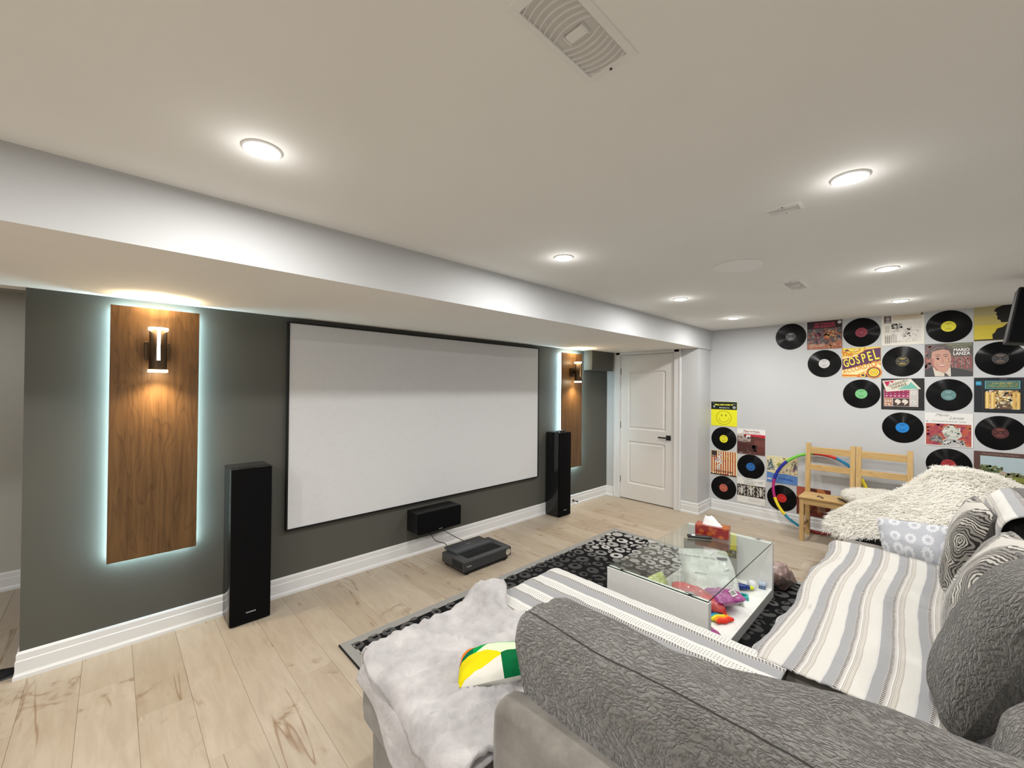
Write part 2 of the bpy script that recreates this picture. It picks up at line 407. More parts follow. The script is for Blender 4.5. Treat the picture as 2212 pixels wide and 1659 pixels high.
# dropped bulkhead above the screen wall
bk = bmesh.new(); add_box(bk, X0, L+.1, YB, D+.12, HB, H+.1)
bulk = struct(bm_obj('trim_1', bk, [M_wall, M_soffit]))
for f in bulk.data.polygons:
    if f.normal.z < -.5: f.material_index = 1
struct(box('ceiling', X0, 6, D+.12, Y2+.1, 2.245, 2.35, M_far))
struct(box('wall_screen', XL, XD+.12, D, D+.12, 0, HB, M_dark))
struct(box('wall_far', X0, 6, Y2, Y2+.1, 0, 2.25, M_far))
struct(box('wall_records', L, L+.1, Y0, YB+.05, 0, H, M_wall))
struct(box('wall_pillar', XD, L+.1, 2.067, 2.20, 0, HB, M_wall))
DY0, DY1, DH = 2.372, 3.156, 2.03
wd = bmesh.new(); add_box(wd, XD, XD+.12, 2.20, DY0-.01, 0, HB); add_box(wd, XD, XD+.12, DY1+.01, D, 0, HB); add_box(wd, XD, XD+.12, DY0-.01, DY1+.01, DH+.012, HB)
struct(bm_obj('wall_door', wd, M_wall))
struct(box('wall_behind_door', XD+.5, XD+.55, 2.2, D, 0, HB, M_wall))
struct(box('wall_back', X0, L+.1, Y0-.1, Y0, 0, H, M_wall))
struct(box('wall_left', X0-.1, X0, Y0, Y2, 0, H, M_wall))

# baseboards: stepped profile swept along a path, outward normal on the given side
BP = [(0, 0), (.021, 0), (.021, .018), (.016, .027), (.014, .032), (.014, .092), (.0105, .097), (.0105, .128), (.006, .136), (0, .139)]
def baseboard(name, pts, side, mat=M_trim, caps=True):
    P = [Vector((*p, 0)) for p in pts]; n = len(P); vs, fs = [], []
    nrm = []
    for i in range(n-1):
        d = (P[i+1]-P[i]).normalized(); nrm.append(Vector((-d.y, d.x, 0))*side)
    for i in range(n):
        if i == 0: m = nrm[0]
        elif i == n-1: m = nrm[-1]
        else: m = (nrm[i-1]+nrm[i]); m = m/(1+nrm[i-1].dot(nrm[i]))
        for (o, z) in BP: vs.append(P[i]+m*o+Vector((0, 0, z)))
    k = len(BP)
    for i in range(n-1):
        for j in range(k-1): fs.append((i*k+j, (i+1)*k+j, (i+1)*k+j+1, i*k+j+1))
    fs.append(tuple(range(k))); fs.append(tuple((n-1)*k+j for j in range(k-1, -1, -1)))
    return struct(mesh_obj(name, vs, fs, mat))
baseboard('baseboard_screen', [(XL, D+.12), (XL, D), (XD, D), (XD, DY1+.098)], -1)
baseboard('baseboard_pillar', [(XD, DY0-.098), (XD, 2.067), (L, 2.067)], -1)
baseboard('baseboard_records', [(L, 2.045), (L, Y0)], -1)
baseboard('baseboard_far', [(-2.5, Y2), (1.0, Y2)], -1)

# door with two raised panels
def door_leaf():
    X = XD+.012
    us = [0, .115, .135, .155, DY1-DY0-.155, DY1-DY0-.135, DY1-DY0-.115, DY1-DY0]
    zs = [.012, .225, .245, .265, .785, .805, .825, .99, 1.01, 1.03, 1.765, 1.785, 1.805, DH]
    def dep(i, j):
        def lvl(k, arr):  # ring index within a panel range
            return k
        pan = None
        for (ja, jb) in ((1, 6), (7, 12)):
            if ja <= j <= jb and 1 <= i <= 6:
                r = min(j-ja, jb-j, i-1, 6-i); return [0, .011, .004][min(r, 2)]
        return 0
    vs, fs = [], []
    for i, u in enumerate(us):
        for j, z in enumerate(zs): vs.append((X+dep(i, j), DY0+u, z))
    nz = len(zs)
    for i in range(len(us)-1):
        for j in range(nz-1): a = i*nz+j; fs.append((a, a+1, a+nz+1, a+nz))
    n0 = len(vs); bk_ = X+.035
    vs += [(bk_, DY0, .012), (bk_, DY1, .012), (bk_, DY1, DH), (bk_, DY0, DH)]
    fs.append((n0, n0+1, n0+2, n0+3))
    a, b_, c, d = 0, (len(us)-1)*nz, len(us)*nz-1, nz-1
    fs += [tuple([n0, n0+3] + [j for j in range(nz-1, -1, -1)]), tuple([n0+2, n0+1] + [b_+j for j in range(nz)]),
           tuple([n0+1, n0] + [i*nz for i in range(len(us))]), tuple([n0+3, n0+2] + [i*nz+nz-1 for i in range(len(us)-1, -1, -1)])]
    return vs, fs
v_, f_ = door_leaf(); door = struct(mesh_obj('door_1', v_, f_, M_door))
# casing
def casing():
    bm = bmesh.new(); w = .088
    for (y0, y1, z0, z1) in ((DY0-.008-w, DY0-.004, 0, HB-.0005), (DY1+.004, DY1+.008+w, 0, HB-.0005), (DY0-.008-w, DY1+.008+w, DH+.006, HB-.001)):
        add_box(bm, XD-.014, XD+.001, y0, y1, z0, z1, .003)
    for (y0, y1, z0, z1) in ((DY0-.008-w, DY0-.07, 0, HB-.0005), (DY1+.07, DY1+.008+w, 0, HB-.0005)):
        add_box(bm, XD-.020, XD-.012, y0, y1, z0, z1, .003)
    for (y0, y1) in ((DY0-.006, DY0-.002), (DY1+.002, DY1+.006)): add_box(bm, XD-.004, XD+.10, y0, y1, 0, DH+.01)
    add_box(bm, XD-.004, XD+.10, DY0-.006, DY1+.006, DH+.003, DH+.008)
    return bm
struct(bm_obj('trim_2', casing(), M_trim))
hx, hy, hz = XD+.012, 2.447, .915
hd = bmesh.new(); add_box(hd, hx-.010, hx, hy-.032, hy+.032, hz-.032, hz+.032, .002); add_cyl(hd, (hx-.01, hy, hz), (hx-.045, hy, hz), .010, n=16)
add_box(hd, hx-.052, hx-.038, hy-.012, hy+.125, hz-.009, hz+.009, .003)
bm_obj('door_handle', hd, M_blackmat, door)
for z in (.27, 1.04, 1.80): 
    o = cyl('hinge', (hx-.002, DY1+.001, z-.045), (hx-.002, DY1+.001, z+.045), .006, M_dkgrey, door, n=12)
# boxed duct at the right end of the soffit
struct(box('trim_3', 4.655, 5.168, 3.242, D, 1.806, HB, M_dark))

# ------------------------------------------------------------------ downlights
M_pot = emis((1, .985, .955), POT_EMIT, 'downlight_glow')
names = ['recessed downlight nearest the camera, in front of the left walnut panel', 'recessed downlight in front of the middle of the projection screen',
         'recessed downlight near the right end of the bulkhead', 'small far recessed downlight closest to the door corner',
         'large bright recessed downlight in the right half, beyond the slim ceiling vent', 'recessed downlight over the wooden chairs side, middle of the right row',
         'recessed downlight closest to the wall of records']
def downlight(x, y, label):
    t = thing('recessed_downlight', label, 'ceiling light', (x, y, H), 0, 'recessed ceiling downlights')
    lathe('trim_ring', [(.040, 0), (.058, 0), (.058, -.003), (.054, -.006), (.048, -.006), (.047, -.002), (.040, -.002)], M_white, t, 40)
    lathe('lens', [(.0475, -.002), (.046, -.007), (.035, -.011), (.018, -.013), (.0005, -.0135)], M_pot, t, 32)
    return t
for (x, y), nm in zip(POTS, names): downlight(x, y, nm); pot_light(x, y, H)
for (x, y) in FILL_BEHIND: pot_light(x, y, H, 26 if x < -1 else 9)  # unseen fill lamps added behind the camera, powered to brighten the ceiling
for (x, y) in POTS:                      # added point lights hung under the lenses imitate a glow halo on the ceiling
    ld = bpy.data.lights.new('added_halo', 'POINT'); ld.energy = .45; ld.shadow_soft_size = .03; ld.color = (1, .98, .95)
    lo = bpy.data.objects.new('added_halo', ld); COL.objects.link(lo); lo.location = (x, y, H-.06)
pot_light(-.6, 4.2, 2.24, 4); pot_light(-2.0, 4.2, 2.24, 4)

# ------------------------------------------------------------------ ceiling registers and speaker
M_reg = flat((.80, .80, .79), .45)
M_regdark = flat((.62, .62, .61), .7)
def register(x0, x1, y0, y1, nsl, label, lever=True, along='x', curve=.012):
    t = thing('ceiling_vent', label, 'vent', ((x0+x1)/2, (y0+y1)/2, H))
    w, d = (x1-x0)/2, (y1-y0)/2; b = min(w, d)*.34
    bm = bmesh.new()
    O = [(-w, -d), (w, -d), (w, d), (-w, d)]; I = [(-w+b, -d+b*.8), (w-b, -d+b*.8), (w-b, d-b*.8), (-w+b, d-b*.8)]
    rings = [[(p[0], p[1], 0) for p in O], [(p[0]*.985, p[1]*.97, -.004) for p in O], [(p[0]*1.02, p[1]*1.02, -.007) for p in I], [(p[0], p[1], -.005) for p in I], [(p[0], p[1], .0) for p in I]]
    V = [[bm.verts.new(p) for p in r] for r in rings]
    for a, c in zip(V[:-1], V[1:]):
        for k in range(4): bm.faces.new((a[k], a[(k+1) % 4], c[(k+1) % 4], c[k]))
    bm_obj('frame', bm, M_reg, t)
    box('backing', -w+b, w-b, -d+b*.8, d-b*.8, -.0012, -.0004, M_regdark, t)
    iw, idp = w-b, d-b*.8
    for k in range(nsl):
        u = (k+.5)/nsl*2-1
        if lever and abs(u) < 1.0/nsl: continue
        vs, fs = [], []; n = 9
        for j in range(n):
            s = j/(n-1)*2-1; bow = curve*(1-s*s)*(-1 if u < 0 else 1)
            if along == 'x': cx, cy = u*iw+bow, s*idp
            else: cx, cy = s*iw, u*idp+bow*.3
            q = .0011
            for (ox, oz) in ((-q, -.0012), (q, -.0012), (q, -.007), (-q, -.007)):
                vs.append((cx+ox, cy, oz) if along == 'x' else (cx, cy+ox, oz))
        for j in range(n-1):
            for m in range(4): fs.append((j*4+m, j*4+(m+1) % 4, j*4+4+(m+1) % 4, j*4+4+m))
        mesh_obj('slat', vs, fs, M_reg, t)
    if lever:
        bm = bmesh.new()
        if along == 'x':
            add_box(bm, -.012, .012, -idp*.45, idp*.45, -.009, -.0015, .002); 
            add_box(bm, -.014, .014, -idp*.5, -idp*.45, -.009, -.0015); add_box(bm, -.014, .014, idp*.45, idp*.5, -.009, -.0015)
        else: add_box(bm, -.012, .012, -.004, .004, -.009, -.0015, .001)
        bm_obj('lever', bm, M_reg, t)
    for s in (-1, 1):
        cyl('screw', (s*(w-b*.45), 0 if along == 'x' else 0, -.0045), (s*(w-b*.45), 0, -.0075), .0032, M_dkgrey, t, n=12)
    return t
register(.560, .850, .470, .605, 15, 'large white louvred register at the top edge, nearest the camera')
register(1.985, 2.068, .384, .511, 4, 'slim white ceiling vent beside the large bright downlight', False)
register(3.40, 3.71, .650, .780, 9, 'small white ceiling register beyond the round in-ceiling speaker')
t = thing('ceiling_speaker', 'round flat grey in-ceiling speaker grille', 'speaker', (2.765, .853, H))
lathe('rim', [(.128, 0), (.137, 0), (.137, -.003), (.133, -.0045), (.128, -.0045)], M_white, t, 48)
lathe('grille', [(.1285, -.0005), (.1285, -.003), (.10, -.0036), (.0005, -.004)], flat((.44, .45, .46), .8), t, 48)

# ------------------------------------------------------------------ projection screen
t = thing('projection_screen', 'large white fixed-frame projection screen with thin black border', 'projection screen', (2.32, D, 1.25))
sx0, sx1, sz0, sz1 = -1.375, 1.365, -.755, .775
box('screen_surface', sx0, sx1, -.036, -.028, sz0, sz1, M_screen, t)
fb = bmesh.new(); e = .011
for a in ((sx0-e, sx1+e, sz1, sz1+e), (sx0-e, sx1+e, sz0-e, sz0), (sx0-e, sx0, sz0, sz1), (sx1, sx1+e, sz0, sz1)): add_box(fb, a[0], a[1], -.042, -.004, a[2], a[3])
bm_obj('border', fb, M_black, t)

# ------------------------------------------------------------------ backlit walnut panels with sconces
M_led = emis((.62, .90, 1.0), 85, 'cool_led_strip')
M_warm = emis((1.0, .80, .52), 38, 'warm_lamp_glow')
M_bronze = NB('bronze_lamp_metal'); M_bronze.base((.085, .055, .032)); M_bronze.set(rough=.33, metal=.85, spec=.5); M_bronze = M_bronze.m
def panel(x0, x1, z0, z1, label, lab2, lab3):
    t = thing('wood_panel', label, 'wall panel', ((x0+x1)/2, D, 0), 0, 'backlit walnut wall panels')
    w = (x1-x0)/2
    box('veneer_board', -w, w, -.050, -.034, z0, z1, M_walnut, t, bev=.0012)
    bx = bmesh.new()
    for xx in (-w+.09, w-.09): add_box(bx, xx-.02, xx+.02, -.034, -.001, z0+.08, z1-.08)
    bm_obj('batten', bx, flat((.2, .15, .1), .8), t)
    st = bmesh.new(); s = .012
    for xx in (-w+.014, w-.014): add_box(st, xx-.004, xx+.004, -.034, -.024, z0+s, z1-s)
    for zz in (z0+.014, z1-.014): add_box(st, -w+.02, w-.02, -.034, -.024, zz-.004, zz+.004)
    o = bm_obj('led_strip', st, M_led, t); o['label'] = 'glowing cool white light strip behind the board edge'
    # sconce
    s = thing('wall_sconce', lab2, 'wall lamp', ((x0+x1)/2, D-.050, 1.765), 0, 'up and down wall lamps')
    box('backplate', -.058, .058, -.022, 0, -.058, .052, M_bronze, s, bev=.002)
    box('arm', -.02, .02, -.050, -.02, -.02, .02, M_bronze, s)
    yc, R = -.090, .042
    # body: tube with a front slot open from the top
    vs, fs = [], []; n = 48; zb, zs_, zt = -.118, -.062, .118
    slot = .19
    angs = [(-PI/2+slot) + (2*PI-2*slot)*k/(n-1) for k in range(n)]
    for a in angs:
        for z in (zb, zs_, zt): vs.append((R*math.cos(a), yc+R*math.sin(a), z))
        for z in (zt, zs_, zb): vs.append(((R-.003)*math.cos(a), yc+(R-.003)*math.sin(a), z))
    for k in range(n-1):
        for m in range(5): a = k*6+m; fs.append((a, a+6, a+7, a+1))
    # front strip below the slot
    kk = len(vs)
    for a in np.linspace(-PI/2-slot, -PI/2+slot, 7):
        for z in (zb, zs_): vs.append((R*math.cos(a), yc+R*math.sin(a), z))
    for k in range(6): fs.append((kk+2*k, kk+2*k+2, kk+2*k+3, kk+2*k+1))
    mesh_obj('body', vs, fs, M_bronze, s, smooth=True)
    cyl('lamp_core', (0, yc, zs_), (0, yc, zt-.002), .028, M_warm, s, n=24)
    for (za, zb2) in ((zt, zt+.014), (zb, zb-.014)):
        o = cyl('diffuser', (0, yc, za), (0, yc, zb2), R+.004, M_warm, s, n=32)
    for (z, rx) in ((zt+.02, PI), (zb-.02, 0)):
        ld = bpy.data.lights.new('sconce_light', 'SPOT'); ld.energy = 34; ld.color = (1, .76, .47); ld.spot_size = math.radians(125); ld.spot_blend = .9; ld.shadow_soft_size = .03
        lo = bpy.data.objects.new('sconce_light', ld); COL.objects.link(lo); lo.parent = s; lo.location = (0, yc, z); lo.rotation_euler = (rx, 0, 0)
panel(-.009, .405, .520, 2.022, 'tall walnut board on the left of the screen with cool backlight', 'bronze cylinder wall lamp on the left walnut board', '')
panel(4.12, 4.553, .515, 2.014, 'narrow-looking walnut board right of the screen, behind the tower speaker', 'bronze cylinder wall lamp on the far right walnut board', '')

# ------------------------------------------------------------------ text helper
def text_mesh(body, size, mat, parent, M, name='lettering', sx=1.0, align='CENTER', bold=0.0, shear=0.0, depth=0.0):
    cu = bpy.data.curves.new('txt', 'FONT'); cu.body = body; cu.size = size; cu.align_x = align; cu.align_y = 'CENTER'; cu.offset = bold; cu.shear = shear
    cu.extrude = depth; cu.resolution_u = 3
    tmp = bpy.data.objects.new('txt', cu); COL.objects.link(tmp)
    dg = bpy.context.evaluated_depsgraph_get(); dg.update()
    me = bpy.data.meshes.new_from_object(tmp.evaluated_get(dg)); bpy.data.objects.remove(tmp); bpy.data.curves.remove(cu)
    me.transform(M @ Matrix.Diagonal((sx, 1, 1, 1))); me.name = name
    me.materials.clear(); me.materials.append(mat)
    o = bpy.data.objects.new(name, me); COL.objects.link(o); o.parent = parent; return o
M_silver = flat((.7, .7, .7), .4)
def front_y(x, y, z): # text readable looking toward +y
    return Matrix.Translation((x, y, z)) @ Matrix.Rotation(PI/2, 4, 'X')

# ------------------------------------------------------------------ speakers
def tower(x0, x1, y0, y1, h, label):
    t = thing('tower_speaker', label, 'speaker', ((x0+x1)/2, y0, 0), 0, 'black floor-standing speakers')
    w = (x1-x0)/2; d = y1-y0
    box('cabinet', -w, w, .018, d, .004, h, M_blackgloss, t, bev=.004, seg=2)
    box('grille', -w+.002, w-.002, 0, .018, .006, h-.002, M_grille, t, bev=.006, seg=2)
    for sx in (-1, 1):
        for yy in (.03, d-.03): cyl('foot', (sx*(w-.025), yy, 0), (sx*(w-.025), yy, .006), .012, M_black, t, n=12)
    text_mesh('YAMAHA', .014, M_silver, t, front_y(.0, -.0012, .075), 'badge')
tower(.557, .791, 3.137, 3.362, 1.018, 'black floor-standing tower speaker between the left walnut board and the screen')
tower(3.862, 4.088, 3.148, 3.362, 1.018, 'black floor-standing tower speaker right of the screen with a flat black object on top')
t = thing('media_remote', 'flat black handset lying on top of the right tower speaker', 'remote', (3.99, 3.235, 1.018), .25)
box('body', -.10, .10, -.022, .022, .001, .013, M_blackmat, t, bev=.004, seg=2)
box('top_plate', -.055, .055, -.026, .018, .014, .020, M_dkgrey, t, bev=.002)
t = thing('center_speaker', 'black bookshelf centre speaker mounted low on the wall under the screen', 'speaker', (2.19, 3.18, .245))
box('cabinet', -.235, .235, .016, .198, 0, .185, M_black, t, bev=.006, seg=2)
box('grille', -.235, .235, 0, .018, 0, .185, M_grille, t, bev=.012, seg=3)
text_mesh('YAMAHA', .010, M_silver, t, front_y(.0, -.0012, .014), 'badge')
box('wall_bracket', -.05, .05, .196, .1995, .03, .15, M_dkgrey, t)
# projector
t = thing('laser_projector', 'dark grey ultra short throw projector standing on the floor', 'projector', (2.36, 2.70, 0))
pw = .268
box('body', -pw, pw, 0, .315, .034, .118, M_dkgrey, t, bev=.006, seg=2)
box('front_grille', -pw+.004, pw-.004, -.004, .003, .038, .112, flat((.022, .022, .024), .7), t, bev=.002)
box('base', -pw+.022, pw-.03, .012, .30, .012, .036, M_black, t)
for (a, c) in ((-pw+.05, .03), (pw-.06, .03), (-pw+.05, .28), (pw-.06, .28)): cyl('foot', (a, c, 0), (a, c, .014), .018, M_black, t, n=16)
box('top_cover', -pw+.045, pw-.09, .165, .345, .118, .142, flat((.055, .058, .064), .35), t, bev=.004, seg=2)
box('lens_window', -pw+.075, pw-.075, .045, .160, .117, .1195, M_blackgloss, t)
box('side_vent', -pw-.0015, -pw+.001, .02, .16, .045, .105, flat((.01, .01, .011), .8), t)
lathe('dial_ring', [(.024, 0), (.028, 0), (.028, .004), (.024, .004)], M_chrome, t, 32, Matrix.Translation((pw-.042, -.004, .078)) @ Matrix.Rotation(PI/2, 4, 'X'))
lathe('dial', [(.0235, 0), (.0235, .001), (.001, .001)], M_blackgloss, t, 32, Matrix.Translation((pw-.042, -.004, .078)) @ Matrix.Rotation(PI/2, 4, 'X'))
text_mesh('HISENSE', .013, M_silver, t, front_y(-pw+.05, -.0055, .075), 'badge')
text_mesh('HISENSE', .012, M_silver, t, Matrix.Translation((-.02, .26, .1425)), 'badge')
def cable(pts, label, r=.0032):
    P = smooth_path(pts, 8); o = tube('cable', P, r, M_black); tag(o, label, 'cable'); return o
cable([(2.10, 3.24, .246), (2.12, 3.16, .17), (2.20, 3.12, .13), (2.22, 3.08, .075), (2.26, 3.055, .07), (2.30, 3.052, .07)], 'thin black cable from the centre speaker to the projector, left of the pair')
cable([(2.20, 3.24, .246), (2.25, 3.16, .21), (2.35, 3.09, .14), (2.45, 3.06, .09), (2.47, 3.054, .08)], 'thin black cable from the centre speaker to the projector, right of the pair')
t = thing('wall_outlet', 'white wall outlet edge beside the left tower speaker', 'outlet', (.5975, D, .36))
box('cover_plate', -.035, .035, -.007, 0, -.058, .058, M_white, t, bev=.002)
for z in (-.025, .025): box('socket', -.013, .013, -.009, -.006, z-.014, z+.014, flat((.7, .7, .7), .4), t, bev=.002)
t = thing('door_stop', 'small black spring door stop screwed into the baseboard by the right tower speaker', 'door stop', (4.42, D-.014, .065))
cyl('base', (0, 0, 0), (0, -.008, 0), .014, M_black, t, n=16); cyl('spring', (0, -.008, 0), (0, -.06, 0), .005, M_black, t, n=12); cyl('tip', (0, -.06, 0), (0, -.078, 0), .009, M_black, t, n=12)
# slipper at the left edge
t = thing('slipper', 'dark slipper toe at the left edge past the wall end', 'slipper', (-.46, 3.44, 0), .2)
vs, fs = [], []
nu, nv = 14, 10
for i in range(nu):
    a = i/(nu-1); wv = .046*math.sin(PI*min(1, .12+a*.88))**.45
    for j in range(nv):
        b_ = PI*j/(nv-1); vs.append((-.13+.26*a, wv*math.cos(b_), .004+.05*math.sin(b_)*(.25+.75*math.sin(PI*min(1, a*.7+.25)))))
mesh_obj('upper', vs, grid_faces(nu, nv), M_black, t, smooth=True)
box('sole', -.13, .13, -.045, .045, 0, .008, M_dkgrey, t, bev=.003)
#@@PART2
# ------------------------------------------------------------------ vinyl records and sleeves on the wall
def m_vinyl():
    b = NB('vinyl'); co = b.coord('Object'); x, y, z = b.sep(co)[0:3]
    r = b.math('SQRT', b.math('ADD', b.math('MULTIPLY', y, y), b.math('MULTIPLY', z, z)))
    g = b.math('SINE', b.math('MULTIPLY', r, 2600.0)); band = b.noise(b.comb(b.math('MULTIPLY', r, 60.0), 0.0, 0.0), 1, 2)
    b.base((.004, .004, .0045)); b.set(rough=b.math('ADD', .12, b.math('MULTIPLY', band, .10)), spec=.13); b.bump(g, .25, .0004); return b.m
M_vinyl = m_vinyl()
disc_me = None
def record(y, z, labcol, label, dark=None):
    """y = left edge of its grid cell, z = top edge"""
    global disc_me
    t = thing('vinyl_record', label, 'record', (L, y-.1565, z-.157), random.uniform(-.0, 0), 'vinyl records on the pale wall')
    if disc_me is None:
        vs, fs = [], []; n = 64
        prof = [(.0035, -.0032), (.050, -.0032), (.052, -.0028), (.147, -.0028), (.1505, -.0020), (.1505, -.0010), (.0035, -.0010)]
        for r, x in prof:
            for k in range(n): a = 2*PI*k/n; vs.append((x, r*math.cos(a), r*math.sin(a)))
        for i in range(len(prof)-1):
            for k in range(n): fs.append((i*n+k, i*n+(k+1) % n, (i+1)*n+(k+1) % n, (i+1)*n+k))
        o = mesh_obj('disc', vs, fs, M_vinyl, t, smooth=True)
        try: o.data.set_sharp_from_angle(angle=math.radians(30))
        except Exception: pass
        disc_me = o.data
    else:
        o = bpy.data.objects.new('disc', disc_me); COL.objects.link(o); o.parent = t
    # paper label with a few printed lines
    vs, fs, cl = [], [], []; n = 40
    def ring(r0, r1, x, c):
        k0 = len(vs)
        for k in range(n): a = 2*PI*k/n; vs.append((x, r0*math.cos(a), r0*math.sin(a))); vs.append((x, r1*math.cos(a), r1*math.sin(a)))
        for k in range(n): a = k0+2*k; b_ = k0+2*((k+1) % n); fs.append((a, b_, b_+1, a+1)); cl.append(c)
    def bar(cy, cz, w, h, x, c):
        k0 = len(vs); vs.extend([(x, cy+w/2, cz-h/2), (x, cy-w/2, cz-h/2), (x, cy-w/2, cz+h/2), (x, cy+w/2, cz+h/2)]); fs.append((k0, k0+1, k0+2, k0+3)); cl.append(c)
    ring(.0036, .0495, -.0034, labcol)
    ink = dark or tuple(v*.35 for v in labcol)
    ring(.046, .0468, -.0035, ink)
    for (cy, cz, w, h) in ((0, .030, .045, .005), (0, .021, .03, .003), (0, -.016, .05, .003), (0, -.023, .04, .0025), (0, -.030, .045, .0025), (.03, .004, .012, .003), (-.03, .004, .012, .003)): bar(cy, cz, w, h, -.0035, ink)
    o = mesh_obj('centre_label', vs, fs, M_print, t, col=cl)
    # little wall tabs
    return t
C = dict(Y=(.80, .74, .03), DR=(.25, .03, .05), W=(.62, .62, .62), G=(.18, .52, .22), TL=(.10, .22, .22), B=(.01, .22, .62), BK=(.02, .02, .022), R=(.55, .02, .02), SR=(.52, .13, .09), DB=(.02, .13, .40))
R0 = [2.326, 2.010, 1.682, 1.353, 1.030]
CY = [1.332, 1.018, .705, .392, .078, -.236]
record(CY[0], R0[0]+.006, C['BK'], 'vinyl record with black and silver label, leftmost of the top row', (.45, .45, .45))
record(CY[2], R0[0], C['DR'], 'vinyl record with dark red label in the top row')
record(CY[4], R0[0], C['Y'], 'vinyl record with yellow label in the top row')
record(CY[1], R0[1], C['W'], 'vinyl record with white label under the dark red-lettered sleeve')
record(CY[3], R0[1], C['BK'], 'vinyl record with black and gold label beside the man portrait sleeve', (.55, .42, .05))
record(CY[5], R0[1], (.035, .035, .035), 'vinyl record with plain black label at the right edge, under the silhouette sleeve', (.30, .20, .16))
record(CY[2], R0[2], C['G'], 'vinyl record with light green label under the yellow gospel sleeve')
record(CY[4], R0[2], C['TL'], 'vinyl record with grey-teal label under the man portrait sleeve', (.35, .45, .44))
record(CY[3], R0[3], C['B'], 'vinyl record with bright blue label above the wooden chairs')
record(CY[5], R0[3], (.06, .012, .014), 'vinyl record with very dark red label at the right edge', (.3, .10, .08))
record(CY[4], R0[4], C['R'][:0]+(.36, .03, .035), 'vinyl record with crimson label half hidden behind the fur throw')
LY = [2.053, 1.742, 1.420, 1.100]
LZ = [1.402, 1.083, .771, .458]
record(LY[0], LZ[1], C['Y'], 'vinyl record with yellow label under the yellow smiling face sleeve')
record(LY[0], LZ[3], C['SR'], 'vinyl record with salmon red label in the bottom left corner')
record(LY[1], LZ[2], C['DB'], 'vinyl record with dark blue label under the organ photo sleeve')
record(LY[2]-.005, LZ[3]-.005, C['R'], 'vinyl record with bright red label behind the colourful hoop')

def sleeve(y, z, basec, label, name='record_sleeve'):
    t = thing(name, label, 'record sleeve', (L, y-.1565, z-.157), 0, None)
    h = .1555
    bm = bmesh.new(); add_box(bm, -.0042, -.0006, -h, h, -h, h, .0008); bm_obj('card', bm, flat(basec, .45), t)
    return t
class Print:
    """flat print on a sleeve: u right, v up, both 0..1; later shapes lie on top"""
    def __init__(s, t): s.t = t; s.v = []; s.f = []; s.c = []; s.k = 0
    def P(s, u, v): return (-.0043-.00003*s.k, .154-.308*u, -.154+.308*v)
    def poly(s, pts, c):
        s.k += 1; a = len(s.v); s.v += [s.P(*p) for p in pts]; s.f.append(tuple(range(a, a+len(pts)))); s.c.append(c)
    def rect(s, u0, v0, u1, v1, c): s.poly([(u0, v0), (u1, v0), (u1, v1), (u0, v1)], c)
    def disc(s, u, v, r, c, n=20, ry=None, rot=0):
        ry = ry or r; s.poly([(u+r*math.cos(2*PI*k/n)*math.cos(rot)-ry*math.sin(2*PI*k/n)*math.sin(rot), v+r*math.cos(2*PI*k/n)*math.sin(rot)+ry*math.sin(2*PI*k/n)*math.cos(rot)) for k in range(n)], c)
    def stroke(s, pts, w, c):
        s.k += 1
        for (a, b_) in zip(pts[:-1], pts[1:]):
            dx, dy = b_[0]-a[0], b_[1]-a[1]; l = math.hypot(dx, dy) or 1; nx, ny = -dy/l*w/2, dx/l*w/2
            q = len(s.v); s.v += [s.P(a[0]+nx, a[1]+ny), s.P(a[0]-nx, a[1]-ny), s.P(b_[0]-nx, b_[1]-ny), s.P(b_[0]+nx, b_[1]+ny)]; s.f.append((q, q+1, q+2, q+3)); s.c.append(c)
    def blobs(s, u0, v0, u1, v1, cols, n, r0, r1, seed=0):
        R = random.Random(seed); s.k += 1
        for i in range(n):
            if i % 12 == 0: s.k += 1
            u, v, r = R.uniform(u0, u1), R.uniform(v0, v1), R.uniform(r0, r1); m = R.randint(5, 8); a0 = R.random()*6
            q = len(s.v)
            pts = [(u+r*R.uniform(.6, 1.2)*math.cos(a0+2*PI*k/m), v+r*R.uniform(.6, 1.2)*math.sin(a0+2*PI*k/m)) for k in range(m)]
            pts = [(min(max(p[0], u0), u1), min(max(p[1], v0), v1)) for p in pts]
            s.v += [s.P(*p) for p in pts]; s.f.append(tuple(range(q, q+m))); s.c.append(R.choice(cols))
    def done(s, name='printed_picture'): return mesh_obj(name, s.v, s.f, M_print, s.t, col=s.c)
    def text(s, body, u, v, size, c, sx=1.0, rot=0, bold=0.0, shear=0.0):
        s.k += 2
        x, y, z = s.P(u, v)
        M = Matrix.Translation((x-.0001, y, z)) @ Matrix(((0, 0, -1, 0), (-1, 0, 0, 0), (0, 1, 0, 0), (0, 0, 0, 1))) @ Matrix.Rotation(rot, 4, 'Z')
        return text_mesh(body, size*.308, flat(c, .5), s.t, M, 'lettering', sx, bold=bold*.308, shear=shear)

